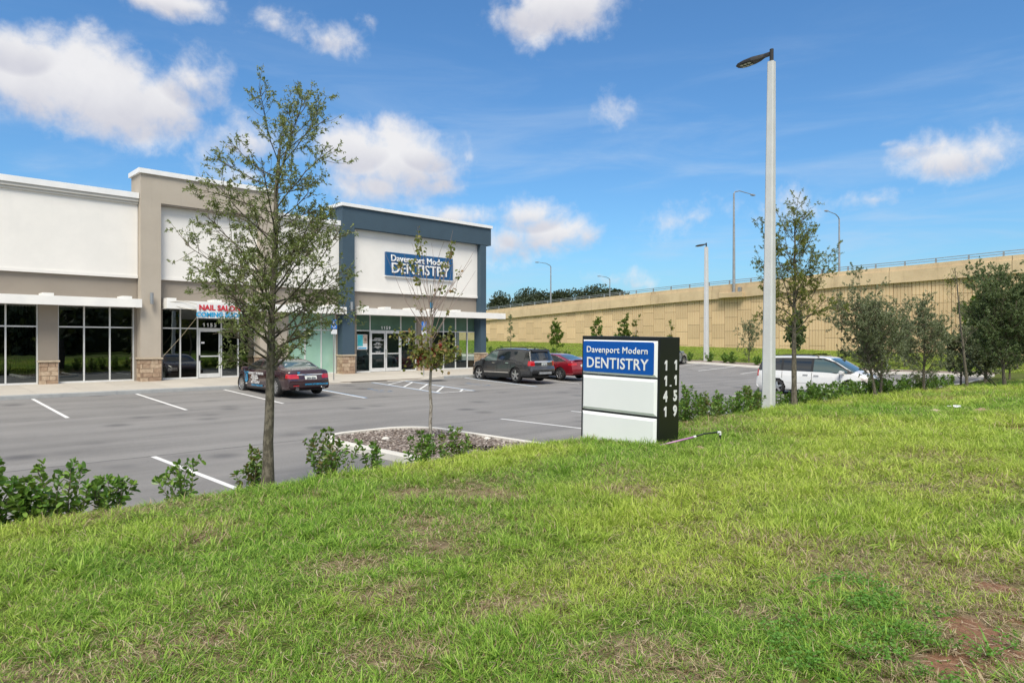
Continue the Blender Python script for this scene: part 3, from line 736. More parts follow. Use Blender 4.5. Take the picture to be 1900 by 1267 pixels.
for k, (s_, z) in enumerate((('DAVENPORT', 2.62), ('MODERN DENTISTRY', 2.52), ('HOURS', 2.36), ('MON - FRI 8 - 5', 2.28), ('SATURDAY', 2.14), ('8 - 2', 2.06), ('CALL US', 1.86), ('WALK-INS WELCOME', 1.78))):
    text('door_lettering', s_, .085, 'letter', bld, (21.88 - 12, -.012, z - FZ - .1), (R(90), 0, 0), .001, .002, 'CENTER')
# columns with stone bases
def stone_base(parent, u0, u1, n0, n1, z1, left=True):
    g = MB().box(u0 + .03, u1 - .03, n0 + .03, n1, FZ - .08, z1 - .02).build('mortar_core', 'mortar', parent, world=True)
    part(MB().box(u0 - .05, u1 + .05, n0 - .05, n1, z1, z1 + .075), 'stone_cap', 'cast', parent, bevel=.008)
    rows = 5; hh = (z1 - FZ + .03) / rows
    for r in range(rows):
        z = FZ - .04 + r * hh
        def course(a, b, face):
            ln = b - a; cuts = {0: [.38], 1: [.12, .55, .88], 2: [.62], 3: [.1, .45], 4: [.5, .86]}[(r + (2 if face else 0)) % 5]
            cuts = [c for c in cuts if ln > .5 or c in (cuts[0],)]
            e = [0] + cuts + [1]
            for c0, c1 in zip(e[:-1], e[1:]):
                p, q = a + ln * c0 + .006, a + ln * c1 - .006; pr = random.uniform(-.008, .012); m = random.choice(['stone1', 'stone2', 'stone1', 'stone3', 'stone2'])
                if face: g = MB().box(u0 - pr, u0 + .05, p, q, z + .006, z + hh - .006)
                else: g = MB().box(p, q, n0 - pr, n0 + .05, z + .006, z + hh - .006)
                part(g, 'stone_block', m, parent, bevel=.006)
        course(u0 + .002, u1 - .002, False)
        if left: course(n0 + .056, n1, True)
def column(u0, u1, top, m, nback=33.75):
    c = part(MB().box(u0, u1, 33.1, nback, 1.66, top), 'column', m)
    stone_base(c, u0 - .02, u1 + .02, 33.06, nback, 1.58)
    return c
column(9.12, 9.96, 9.86, 'beige'); column(14.55, 15.3, 9.86, 'beige'); column(19.17, 19.92, 9.8, 'blue'); column(29.25, 29.72, 8.66, 'blue')
part(MB().box(15.3, 16.2, 33.4, 33.62, FZ, 3.948), 'pier', 'beige')
# stone under the taupe piers
for i, (a, b) in enumerate(part_edges):
    if i in (4, 5, 6) or b < -2: continue
    pr = part(MB().box(a + .04, b - .04, 33.58, 33.619, FZ, 1.6), 'pier_base', 'mortar'); stone_base(pr, a - .0, b + .0, 33.54, 33.617, 1.52, left=False)
# headers over the towers with their metal caps
part(MB().box(9.961, 14.549, 33.1, 33.45, 8.62, 9.86), 'header', 'beige'); part(MB().box(9.96, 14.55, 33.13, 33.44, 8.56, 8.619), 'header_reveal', 'taupe')
part(MB().box(9.02, 15.4, 33.0, 34.6, 9.862, 10.07), 'parapet_cap', 'cap')
part(MB().box(9.12, 15.3, 33.76, 34.5, 8.36, 9.86), 'parapet', 'beige')
part(MB().box(19.921, 30.15, 33.1, 33.76, 8.68, 9.8), 'header', 'blue')
part(MB().box(19.08, 30.22, 33.0, 34.6, 9.802, 9.98), 'parapet_cap', 'cap')
part(MB().box(19.17, 30.15, 33.77, 34.5, 8.68, 9.8), 'parapet', 'blue')
# canopies: fascia boxes hung from the wall, with hanger blocks on top
def canopy(u0, u1, blocks):
    c = part(MB().box(u0, u1, 32.8, 33.545, 3.98, 4.2), 'canopy', 'canopy', bevel=.004)
    part(MB().box(u0 - .01, u1 + .01, 32.76, 32.799, 3.87, 4.24), 'fascia', 'canopy', c, bevel=.004)
    part(MB().box(u0 - .01, u0 + .03, 32.8, 33.545, 3.87, 4.241), 'fascia', 'canopy', c); part(MB().box(u1 - .03, u1 + .01, 32.8, 33.545, 3.87, 4.241), 'fascia', 'canopy', c)
    for b in blocks: part(MB().box(b - .2, b + .2, 32.79, 33.545, 4.243, 4.35), 'hanger_block', 'canopy', c, bevel=.006)
canopy(U0, 9.08, [-5.2, -2.2, .2, 2.8, 5.63, 8.5]); canopy(10.12, 19.22, [10.32, 12.35, 14.3, 16.4, 18.34]); canopy(20.2, 31.15, [20.45, 21.9, 23.63, 25.3, 27.1])
for u in (9.52, 19.62):
    s_ = MB().lathe([(.001, 0), (.075, 0), (.075, .5), (.001, .5)], (0, 0, -.25), n=14); s_.box(-.03, .03, .06, .2, -.06, .06)
    l = s_.build('wall_light', 'cylmetal', bld); l.location = (u - 12, 32.9 - GL, 4.3 - FZ)
for (u, n) in ((18.9, 34.1), (13.9, 34.1)):
    pass
# wall sign
ws = empty('wall_sign', (24.6, 33.37, 6.9), 0, 'dark blue dentistry sign with raised white letters high on the white wall', 'sign')
MB().box(-2.48, 2.48, -.07, .08, -.68, .68).build('sign_board', 'signnavy', ws)
MB().box(-2.5, 2.5, -.05, .075, -.75, -.682).build('sign_rail', 'cap', ws)
text('lettering', 'Davenport Modern', .52, 'letter', ws, (0, -.10, .17), (R(90), 0, 0), .015, 0, 'CENTER', 1.03, 1.04, .011)
text('lettering', 'DENTISTRY', .84, 'letter', ws, (0, -.10, -.50), (R(90), 0, 0), .02, .008, 'CENTER', 1.0)
# banner tied with ropes
bn = empty('banner', (12.4, 32.62, 3.8), 0, 'white banner with red and blue letters hung on ropes over the 1153 door', 'banner')
g = MB()
for k in range(10):
    a, b = -1.05 + k * .21, -1.05 + (k + 1) * .21; f_ = lambda x_: .02 * math.sin(x_ * 5)
    g.quad((a, f_(a), -.34), (b, f_(b), -.34), (b, f_(b), .33), (a, f_(a), .33))
g.build('banner_sheet', 'vinyl', bn, smooth=True)
text('lettering', 'NAIL SALON', .34, 'redink', bn, (0, -.03, .04), (R(90), 0, 0), .002, .014, 'CENTER', 1.0)
text('lettering', 'COMING SOON', .30, 'cyanink', bn, (0, -.03, -.27), (R(90), 0, 0), .002, .014, 'CENTER', 1.0)
for pts in ([(-1.05, 0, .3), (-1.6, .1, .42), (-2.2, .15, .35)], [(-1.05, 0, -.3), (-1.6, .4, -1.2), (-2.35, .5, -2.1)], [(-1.05, 0, .0), (-1.7, .12, .12), (-2.3, .2, .3)],
            [(1.05, 0, -.3), (1.6, .4, -1.2), (2.4, .5, -2.0)], [(1.05, 0, .3), (1.7, .1, .35), (2.3, .2, .4)]):
    MB().tube(pts, .009, 5).build('rope', 'rope', bn)
# inside the waiting room
def chair():
    c = empty('waiting_room_chair', (0, 0, 0)); 
    MB().box(-.25, .25, -.25, .22, .42, .47).build('seat', 'black', c, bevel=.01)
    MB().box(-.23, .23, .2, .24, .52, .88).build('backrest', 'black', c, bevel=.01)
    for sx in (-1, 1):
        MB().tube([(sx * .27, -.24, 0), (sx * .27, -.24, .64), (sx * .27, .2, .66), (sx * .27, .26, .9), (sx * .27, .2, .66), (sx * .27, .24, 0)], .014, 5).build('side_frame', 'cast', c)
    return c
ch = chair(); first = True
for (u, n, rz, lb) in ((20.75, 34.75, 0, 'behind the poster pane'), (23.85, 34.6, 0, 'beside the right door leaf'), (24.35, 35.3, 90, 'behind the right door leaf, against the pier'), (26.0, 34.8, 0, 'in the first pane right of the taupe pier'),
                       (27.1, 34.8, 0, 'in the second pane right of the taupe pier'), (28.1, 34.8, 0, 'in the third pane right of the taupe pier'), (29.0, 34.8, 0, 'in the last pane before the blue corner'), (22.1, 36.2, 180, 'seen through the double door')):
    if first: c = ch; first = False
    else:
        c = ch.copy(); COL.objects.link(c)
        for q in ch.children: d = q.copy(); COL.objects.link(d); d.parent = c
    c.location = (u, n, FZ); c.rotation_euler = (0, 0, R(rz))
    tag(c, 'dark waiting room chair with pale frame ' + lb, 'chair', 'waiting room chairs behind the shop glass')
def flat_thing(name, u0, u1, z0, z1, n, cols, label, cat):
    r = empty(name, ((u0 + u1) / 2, n, z0), 0, label, cat)
    for k, (a, b, c, d, m) in enumerate(cols):
        W_, H_ = u1 - u0, z1 - z0
        MB().box(-W_ / 2 + a * W_, -W_ / 2 + b * W_, -.004 - k * .004, .004, c * H_, d * H_).build('sheet' if k == 0 else 'print', m, r)
    return r
X['teal'] = mat('poster_teal', (.03, .32, .38), .5, (.06, .45, .52), 3); X['skin'] = mat('poster_photo', (.20, .15, .12), .6, (.5, .4, .33), 6)
flat_thing('poster', 20.5, 21.16, 1.92, 2.78, GL - .02, [(0, 1, 0, 1, 'vinyl'), (.02, .55, .22, .98, 'teal'), (.57, .98, .4, .98, 'skin'), (.1, .9, .05, .13, 'cyanink')], 'teal and white poster stuck inside the pane left of the double door', 'poster')
flat_thing('notice', 23.85, 24.12, 2.18, 2.58, GL - .02, [(0, 1, 0, 1, 'vinyl'), (.2, .7, .45, .85, 'skin'), (.1, .9, .05, .3, 'teal')], 'small white notice stuck on the pane right of the double door', 'notice')
flat_thing('notice', 11.95, 12.1, 2.28, 2.36, GL - .035, [(0, 1, 0, 1, 'vinyl')], 'tiny white sticker on the 1153 door glass', 'notice')
# accessible parking signs on posts
for (u, n, lb) in ((16.85, 29.9, 'before the mint window'), (22.3, 29.9, 'behind the bare sapling')):
    z0 = pz(29.9); s_ = empty('parking_sign', (u, n, z0), 0, 'blue wheelchair parking sign on a thin post ' + lb, 'sign', 'accessible parking signs')
    MB().tube([(0, .03, 0), (0, .03, 2.95)], .025, 6).build('post', 'galv', s_)
    MB().box(-.16, .16, -.004, .004, 2.5, 2.95).build('sign_plate', 'adablue', s_, bevel=.001)
    MB().box(-.16, .16, -.004, .004, 2.24, 2.46).build('sign_plate', 'vinyl', s_)
    g = MB(); g.box(-.035, .0, -.012, -.006, 2.68, 2.82).box(-.035, .06, -.012, -.006, 2.66, 2.69).box(.05, .075, -.012, -.006, 2.58, 2.69).box(-.045, -.0, -.012, -.006, 2.84, 2.88)
    for k in range(10):
        t0, t1 = 2.4 + k * .36, 2.4 + (k + 1) * .36; f_ = lambda r, t: (-.01 + r * math.cos(t), -.008, 2.64 + r * math.sin(t)); g.quad(f_(.075, t0), f_(.075, t1), f_(.1, t1), f_(.1, t0))
    g.build('wheelchair_emblem', 'letter', s_)

# ------------------------------------------------------------------ overpass wall
WU = 68.0
ntab = [-20, 2, 10.6, 18.4, 24.7, 33.7, 43.1, 60.3, 75.4, 100, 120]; ttab = [9.6, 9.5, 9.44, 9.2, 9.1, 8.64, 8.38, 7.68, 7.03, 5.9, 5.0]
topz = lambda n: float(np.interp(n, ntab, ttab)); basez = lambda n: 1.6 + .0195 * (n - 30.5)
ov = empty('overpass_wall', (WU, 36, 1.6), 0, 'long tan overpass retaining wall of ribbed concrete panels under a stained parapet', 'retaining wall')
PW = 1.52
def panel_mesh(h):
    g = MB(); e = .014; rib = 5; wv = (PW - 2 * e) / rib; x_ = e
    g.box(.05, .14, e, PW - e, e, h - e)
    for k in range(rib):
        a, b = e + k * wv + .028, e + (k + 1) * wv - .028
        g.extr([(.05, a - .02), (.05, b + .02), (.0, b), (.0, a)], 2, e, h - e)
    o = g.build('wall_panel', 'msepanel'); me = o.data; bpy.data.objects.remove(o); return me
cache = {}
def panel(n, z, h):
    hq = round(h / .19) * .19
    if hq < .15: return
    k = round(hq, 2)
    if k not in cache: cache[k] = panel_mesh(k)
    o = link('wall_panel', cache[k], ov); o.location = (0, n - 36, z - 1.6)
stuffp = MB(); col_i = 0
for n in np.arange(-11.68, 118, PW):
    z = 1.2 + math.floor((basez(n) - 1.3) / (PW / 2)) * 0 ; top = topz(n + PW) - 1.05; zz = z + (PW / 2 if col_i % 2 else 0) - (PW if col_i % 2 else 0)
    while zz < top - .1:
        h = min(PW, top - zz)
        if zz + h > basez(n):
            if 3 < n < 82: panel(n, zz, h)
            else: stuffp.box(WU, WU + .12, n + .014, n + PW - .014, zz + .014, zz + h - .014)
        zz += PW
    col_i += 1
tag(part(stuffp, 'wall_panels', 'msepanel', ov), kind='stuff')
part(MB().extr([(-12, 0), (119, 0), (119, topz(119) - 1.6)] + [(n, topz(n) - 1.6) for n in ntab[::-1] if -12 < n < 119] + [(-12, topz(-12) - 1.6)], 0, WU + .15, WU + .5), 'wall_core', 'barrierdark', ov)
# parapet in cast lengths with open joints; a lip along its foot
brk = [-12, 2.5, 11.35, 20.5, 29.5, 38.3, 46.3, 55.3, 64.3, 73.3, 82.3, 91.3, 100.3, 109.3, 118.3]
for a, b in zip(brk[:-1], brk[1:]):
    a2, b2 = a + .02, b - .02; ks = np.linspace(a2, b2, 5); g = MB()
    for p, q in zip(ks[:-1], ks[1:]):
        tp, tq = topz(p), topz(q)
        for (x0, lo0, lo1) in ((WU - .28, 1.50, .42), (WU - .16, .418, 0)):
            v = [(x0, p, tp - lo0), (x0, q, tq - lo0), (WU + .3, q, tq - lo0), (WU + .3, p, tp - lo0), (x0, p, tp - lo1), (x0, q, tq - lo1), (WU + .3, q, tq - lo1), (WU + .3, p, tp - lo1)]
            i = len(g.v); g.v += v
            for f_ in ((0, 3, 2, 1), (4, 5, 6, 7), (0, 1, 5, 4), (2, 3, 7, 6)): g.f.append(tuple(i + t for t in f_)); g.m.append(0)
            if p == ks[0]: g.f.append((i + 3, i, i + 4, i + 7)); g.m.append(0)
            if q == ks[-1]: g.f.append((i + 1, i + 2, i + 6, i + 5)); g.m.append(0)
    part(g, 'parapet_section', 'barrier', ov)
part(MB().box(WU - .75, WU - .28, 34.5, 37.2, topz(36) - 1.5, topz(36) - .95), 'lamp_corbel', 'barrier', ov, bevel=.03)
struct(grid('overpass_road', np.array([WU + .5, 78., 92.]), np.arange(-12, 119, 6.), lambda u, n: np.interp(n, ntab, ttab) - .85, 'asphalt'))
struct(grid('overpass_bank', np.array([92., 99., 110.]), np.arange(-12, 119, 6.), lambda u, n: (np.interp(n, ntab, ttab) - .85) * np.clip((110 - u) / 18, 0, 1), 'roadside'))
gr = empty('guard_rail', (WU, 36, topz(36)), 0, 'grey metal two-bar rail on posts along the top of the overpass parapet', 'railing')
for n in np.arange(-10, 117, 2.44):
    g = MB().box(-.05, .05, -.06, .06, 0, .40); g.box(-.08, .08, -.1, .1, 0, .03)
    o = g.build('rail_post', 'rail', gr) if n == -10 else link('rail_post', rp, gr)
    rp = o.data; o.location = (.03, n - 36, topz(n) - topz(36))
for h in (.20, .40): part(MB().tube([(WU + .0, n, topz(n) + h) for n in np.arange(-10, 118, 2.44)], .035, 6), 'rail_bar', 'rail', gr)

def road_lamp(u, n, z0, z1, arm, lb):
    p = empty('street_lamp', (u, n, z0), 0, lb, 'street lamp', 'highway lamps along the overpass'); H = z1 - z0
    MB().tube([(0, 0, 0), (0, 0, H * .5), (0, 0, H - .5)], [.16, .125, .085], 10).build('pole', 'galv', p)
    s_ = 1 if arm > 0 else -1
    MB().tube([(0, 0, H - .55), (s_ * .25, 0, H - .3), (s_ * 1.2, 0, H - .05), (arm - s_ * .7, 0, H)], [.07, .06, .05, .04], 8).build('arm', 'galv', p)
    MB().extr([(-.38, -.04), (-.3, -.1), (.3, -.08), (.4, 0), (.3, .06), (-.3, .05)], 1, -.14, .14).build('lamp_head', 'galv', p, bevel=.01).location = (arm - s_ * .3, 0, H - .02)
    MB().box(-.18, .18, -.18, .18, 0, .08).build('base_plate', 'galv', p)
road_lamp(WU - .45, 35.6, topz(36) - .95, 18.7, 4.6, 'tall grey highway lamp on the parapet corbel, its arm reaching right')
MB_ = MB().box(-.2, .2, -.15, .15, 0, .5); jb = MB_.build('junction_box', 'galv', None, bevel=.02); jb.location = (WU - .5, 34.9, topz(35) - .95); tag(jb, 'small grey junction box on the parapet beside the tall lamp', 'junction box')
road_lamp(88, 32.3, 8.0, 18.1, -4.3, 'highway lamp behind the parapet at the right with its arm to the left')
road_lamp(88, 81, 5.6, 16.05, -3.8, 'highway lamp beyond the far end of the wall, left of the dark trees')
road_lamp(110, 85, 4.5, 15.4, -3.8, 'shortest highway lamp, over the dark trees beyond the wall')

# ------------------------------------------------------------------ lot lamps on concrete poles
def lot_lamp(u, n, z0, z1, w0, w1, rz, lb):
    p = empty('lot_lamp', (u, n, z0), 0, lb, 'lamp post', 'concrete lamp posts of the parking lot'); H = z1 - z0
    if u < 30: p.rotation_euler = (.0062, .0064, 0)
    def oct_(w_):
        h_ = w_ / 2; c = h_ * .72; return [(-c, -h_), (c, -h_), (h_, -c), (h_, c), (c, h_), (-c, h_), (-h_, c), (-h_, -c)]
    g = MB(); K = 6
    for k in range(K):
        ta, tb = k / K, (k + 1) / K; A = oct_(w0 + (w1 - w0) * ta); B = oct_(w0 + (w1 - w0) * tb); za, zb = -.5 + (H + .5) * ta, -.5 + (H + .5) * tb
        for j in range(8):
            j2 = (j + 1) % 8; g.quad((*A[j], za), (*A[j2], za), (*B[j2], zb), (*B[j], zb))
    g.poly([(a, b, H) for a, b in oct_(w1)])
    g.build('pole', 'pole', p)
    MB().tube([(0, 0, H - .02), (0, 0, H + .36)], .055, 12).build('tenon', 'bronze', p)
    hd = MB(); S = [(.04, .05, -.05, .05), (.22, .05, -.05, .05), (.36, .10, -.075, .055), (.55, .17, -.07, .06), (.8, .19, -.07, .045), (.95, .17, -.065, .02), (1.05, .08, -.055, -.005)]
    rings = []
    for (y, hw, lo_, hi_) in S:
        i = len(hd.v); hd.v += [(-hw, y, lo_), (hw, y, lo_), (hw, y, (lo_ + hi_) / 2), (hw * .55, y, hi_), (-hw * .55, y, hi_), (-hw, y, (lo_ + hi_) / 2)]; rings.append(i)
    for a, b in zip(rings[:-1], rings[1:]):
        for j in range(6): j2 = (j + 1) % 6; hd.f.append((a + j, a + j2, b + j2, b + j)); hd.m.append(0)
    hd.f.append(tuple(rings[0] + j for j in range(6))); hd.m.append(0); hd.f.append(tuple(rings[-1] + j for j in range(6))); hd.m.append(0)
    head = hd.build('lamp_head', 'bronze', p); head.location = (0, 0, H + .25); head.rotation_euler = (R(-3), 0, R(rz))
    for a in (-1, 1):
        for b in range(3): l = MB().box(a * .075 - .04, a * .075 + .04, -.045, .045, -.012, .004).build('lens', 'lens', head, bevel=.003); l.location = (0, .64 + b * .115, -.078)
    if w0 > .35:
        MB().box(-.01, .0, -.06, .06, 0, .16).build('hand_hole_cover', 'galv', p).location = (-w0 / 2 * .99, 0, .6)
lot_lamp(18.66, 8.78, .38, 10.32, .315, .185, 0, 'tall concrete lamp post with black head on the lawn edge, nearest')
lot_lamp(53.0, 30.5, .66, 10.55, .40, .27, 0, 'concrete lamp post with dark head far off at the mulch bed')

# ------------------------------------------------------------------ monument sign
ms = empty('monument_sign', (10.46, 6.98, .35), 0, 'black monument sign with a blue dentistry panel above two blank white panels', 'sign')
ms.rotation_euler = (R(1.1), 0, 0)
MB().box(0, .65, 0, 1.83, -.5, 2.11).build('cabinet', 'black', ms, bevel=.006)
zs = [(1.37, 2.035), (.665, 1.34), (-.1, .625)]
for k, (a, b) in enumerate(zs):
    g = MB(); y0, y1 = .045, 1.79; d = .045; c = .05
    O = [(-.006, y0, a), (-.006, y1, a), (-.006, y1, b), (-.006, y0, b)]; I = [(-d, y0 + c, a + c), (-d, y1 - c, a + c), (-d, y1 - c, b - c), (-d, y0 + c, b - c)]
    for j in range(4): g.quad(O[j], O[(j + 1) % 4], I[(j + 1) % 4], I[j])
    g.poly(I); pn = g.build('sign_panel', 'panelwhite', ms)
    if k == 0:
        bl = MB(); w_, h_ = 1.66, .60; y0_, z0_ = .098, a + .042; r_ = .04; pts = []
        for (cy_, cz_, t0) in ((y0_ + w_ - r_, z0_ + h_ - r_, 0), (y0_ + r_, z0_ + h_ - r_, 90), (y0_ + r_, z0_ + r_, 180), (y0_ + w_ - r_, z0_ + r_, 270)):
            for q in range(5): t = R(t0 + q * 22.5); pts.append((cy_ + r_ * math.cos(t), cz_ + r_ * math.sin(t)))
        bl.extr(pts, 0, -.052, -.04).build('blue_field', 'signblue', pn)
        text('lettering', 'Davenport Modern', .168, 'letter', pn, (-.056, 1.675, a + .42), (R(90), 0, R(-90)), .001, 0, 'LEFT', 1.02, 1.08, .0032)
        text('lettering', 'DENTISTRY', .29, 'letter', pn, (-.056, 1.672, a + .125), (R(90), 0, R(-90)), .003, .004, 'LEFT', .93, 1.06)
for (s_, u) in (('1141', .185), ('1159', .51)):
    for k, c in enumerate(s_): number('number', c, .265, 'letter', ms, (u, -.006, 1.50 - k * .282), sx=.92, off=.012)
MB().box(.325, .375, -.010, -.001, 1.205, 1.225).build('dash', 'letter', ms)
# irrigation riser beside the sign
pi_ = empty('irrigation_pipe', (10.9, 6.55, .46), 0, 'purple and black irrigation pipe sticking out of the grass beside the sign', 'pipe')

# ------------------------------------------------------------------ cars
def chaikin(P, it=2):
    P = [np.array(p, float) for p in P]
    for _ in range(it):
        Q = [P[0]]
        for a, b in zip(P[:-1], P[1:]): Q += [a * .75 + b * .25, a * .25 + b * .75]
        Q.append(P[-1]); P = Q
    return np.array(P)
def resample(P, step):
    d = np.r_[0, np.cumsum(np.hypot(*np.diff(P, axis=0).T))]; k = max(4, int(d[-1] / step)); s = np.linspace(0, d[-1], k)
    return np.stack([np.interp(s, d, P[:, 0]), np.interp(s, d, P[:, 1])], 1)
def wheel(root, x, y, r, wd, spokes, rimm='rim', style=5):
    s_ = 1 if y > 0 else -1
    e = empty('wheel', (0, 0, 0)); e.parent = root; e.location = (x, y, r); WP.pop(e.name, None)
    h = wd / 2
    MB().lathe([(r * .70, -h), (r * .90, -h), (r * .985, -h * .72), (r, -h * .3), (r, h * .3), (r * .985, h * .72), (r * .90, h), (r * .70, h), (r * .70, -h)], axis='y', n=32).build('tyre', 'tyre', e, smooth=True)
    MB().lathe([(.001, s_ * h * .45), (r * .70, s_ * h * .45)], axis='y', n=28).build('rim_back', 'wheeldark', e)
    g = MB(); yo = s_ * h * .93
    g.lathe([(r * .72, yo), (r * .735, yo * 1.03), (r * .67, yo), (r * .64, yo * .55), (r * .70, yo * .5)], axis='y', n=28)
    g.lathe([(.001, yo * .98), (r * .15, yo * .98), (r * .17, yo * .8)], axis='y', n=12)
    for k in range(spokes):
        a = 2 * math.pi * k / spokes + .3; ca, sa = math.cos(a), math.sin(a)
        for da in ((0,) if style == 5 else (-.08, .08)):
            w0_, w1_ = (.052, .034) if style == 5 else (.022, .02)
            w0_, w1_ = w0_ * r / .36, w1_ * r / .36
            def P(rr, w_, yy): return (rr * math.cos(a + da) - w_ * sa, yy, rr * math.sin(a + da) + w_ * ca)
            A = [P(r * .12, -w0_, yo * .97), P(r * .12, w0_, yo * .97), P(r * .67, w1_, yo * .9), P(r * .67, -w1_, yo * .9)]
            B = [(p[0], p[1] - s_ * .04, p[2]) for p in A]; g.poly(A)
            for j in range(4): g.quad(A[j], A[(j + 1) % 4], B[(j + 1) % 4], B[j])
    g.build('rim', rimm, e)
def car(name, label, loc, rz, S, paint, paintname='body'):
    root = empty(name, loc, rz, label, 'car'); WP.pop(root.name, None)
    T = resample(chaikin(S['top'], 2), .035); NS = len(T)
    bx = np.array(S['bot'], float); bl = np.array(S['belt'], float); hw = np.array(S['hw'], float); KK = np.array(S['K'], float)
    tum = S.get('tum', .38); r0, r1, NBR, NC, ND = 3, 0, 20, 14, 22
    rows = []; reg = []
    zb = np.interp(T[:, 0], bx[:, 0], bx[:, 1]); zb = np.minimum(zb, T[:, 1] - .01)
    wv = np.interp(T[:, 0], hw[:, 0], hw[:, 1]); be = np.minimum(np.interp(T[:, 0], bl[:, 0], bl[:, 1]), T[:, 1] - .015); be = np.maximum(be, zb + .005)
    prof_z = np.array([0, .12, .3, .55, .8, 1]); prof_w = np.array(S.get('pw', [.93, .968, .99, 1., .992, .955]))
    Y, Z = [], []
    for t in np.linspace(0, 1, 4)[:-1]: Y.append(wv * .9 * t); Z.append(zb); reg.append(0)
    for t in np.linspace(0, 1, NBR):
        Y.append(wv * np.interp(t, prof_z, prof_w)); Z.append(zb + (be - zb) * t); reg.append(1)
    yb = wv * prof_w[-1]; g_ = T[:, 1] - be; drop = np.minimum(S.get('camber', .10), g_ * .6); zc = T[:, 1] - drop
    for t in np.linspace(0, 1, NC)[1:]:
        z = be + (zc - be) * t; Y.append(yb - tum * (z - be) - .12 * (z - be) ** 2); Z.append(z); reg.append(2)
    yc = Y[-1]; p = S.get('p', 3.2)
    for th in np.linspace(0, math.pi / 2, ND)[1:]:
        Y.append(yc * max(math.cos(th), 0) ** (2 / p)); Z.append(zc + drop * math.sin(th) ** (2 / p)); reg.append(3)
    Y = np.array(Y).T; Z = np.array(Z).T; Y[:, -1] = 0; M = Y.shape[1]
    Kx = np.interp(T[:, 0], KK[:, 0], KK[:, 1])
    Xx = T[:, :1] + Kx[:, None] * (np.abs(Y) / hw[:, 1].max()) ** 2.6
    V = []; F = []
    for sgn in (1, -1): V.append(np.stack([Xx, sgn * Y, Z], 2).reshape(-1, 3))
    i = (np.arange(NS - 1)[:, None] * M + np.arange(M - 1)[None]).ravel()
    f0 = np.stack([i, i + 1, i + M + 1, i + M], 1); V = np.concatenate(V); F = np.concatenate([f0, (f0 + NS * M)[:, ::-1]])
    c = V[F].mean(1); nrm = np.cross(V[F[:, 2]] - V[F[:, 0]], V[F[:, 3]] - V[F[:, 1]]); ln = np.linalg.norm(nrm, axis=1); ok = ln > 1e-9; nrm[ok] /= ln[ok, None]
    # make normals point outward
    fl = (nrm[:, 1] * c[:, 1] + nrm[:, 2] * (c[:, 2] - .7)) < 0
    nn = nrm.copy(); nn[fl] *= -1
    x, ay, z = c[:, 0], np.abs(c[:, 1]), c[:, 2]
    lab = np.zeros(len(F), int); regf = np.tile(np.array(reg)[:-1][None], (NS - 1, 1)).ravel(); regf = np.concatenate([regf, regf])
    r = S['wr']; arch = r + .05; wmx = hw[:, 1].max()
    names = ['body'] + [q[0] for q in S['masks']]
    for k, (nm, m_, fn) in enumerate(S['masks']): lab[fn(x, ay, z, nn[:, 0], np.abs(nn[:, 1]), regf)] = k + 1
    keep = np.ones(len(F), bool)
    for wx in S['wx']: keep &= ~((np.hypot(x - wx, z - r) < arch) & (ay > wmx * .55))
    lab[(regf == 0)] = -1
    sets = {'body': (lab == 0) & keep}
    mats = {'body': paint}
    for k, (nm, m_, fn) in enumerate(S['masks']): sets[(nm, k)] = (lab == k + 1) & keep; mats[(nm, k)] = m_
    sets['underbody'] = (lab == -1) & keep; mats['underbody'] = 'plastic'
    for key, msk in sets.items():
        nm = key if isinstance(key, str) else key[0]
        if not msk.any(): continue
        sides = [('L', c[:, 1] > 0), ('R', c[:, 1] <= 0)] if nm in S.get('split', ()) else [('', np.ones(len(F), bool))]
        for _, sd_ in sides:
            ff = F[msk & sd_]
            if not len(ff): continue
            uq, inv = np.unique(ff, return_inverse=True); VV = V[uq]
            o = fastmesh(nm, VV, inv.reshape(ff.shape), mats[key], root, smooth=True)
            bm = bmesh.new(); bm.from_mesh(o.data); bmesh.ops.remove_doubles(bm, verts=bm.verts, dist=.0004); bmesh.ops.recalc_face_normals(bm, faces=bm.faces); bm.to_mesh(o.data); bm.free()
    # arches, wheels
    tr = S['track'] / 2
    for wx in S['wx']:
        for s_ in (1, -1):
            wloc = float(np.interp(wx, hw[:, 0], hw[:, 1])); A = [];
            g = MB(); K = 22; a0, a1 = -.12, math.pi + .12
            for k in range(K):
                ta, tb = a0 + (a1 - a0) * k / K, a0 + (a1 - a0) * (k + 1) / K
                def P(rr, t, y): return (wx + rr * math.cos(t), s_ * y, r + rr * math.sin(t))
                w_o = wloc * .985
                g.quad(P(arch, ta, w_o + .006), P(arch, tb, w_o + .006), P(arch, tb, wloc * .5), P(arch, ta, wloc * .5))
                g.quad(P(arch + .045, ta, w_o - .02), P(arch + .045, tb, w_o - .02), P(arch - .005, tb, w_o + .008), P(arch - .005, ta, w_o + .008))
            g.build('wheel_arch', S.get('archm', 'plastic'), root, smooth=True)
            wheel(root, wx, s_ * (tr), r, S.get('ww', .24), *S['spokes'])
    MB().box(S['wx'][0] + .3, S['wx'][1] - .3, -wmx * .8, wmx * .8, .2, .3).build('floor_pan', 'plastic', root)
    MB().box(S['top'][0][0] + .25, S['top'][-1][0] - .25, -wmx * .62, wmx * .62, .22, .34).build('chassis', 'plastic', root)
    def ysurf(xx, zz):
        d = (V[:NS * M, 0] - xx) ** 2 + (V[:NS * M, 2] - zz) ** 2; k = np.argsort(d)[:12]; return float(V[k, 1].max())
    for (xs, z0, z1) in S.get('seams', ()):
        for s_ in (1, -1): MB().tube([(xs + S.get('slope', 0) * 0, s_ * (ysurf(xs, zz) + .002), zz) for zz in np.linspace(z0, z1, 8)], .008, 4).build('door_seam', 'wheeldark', root)
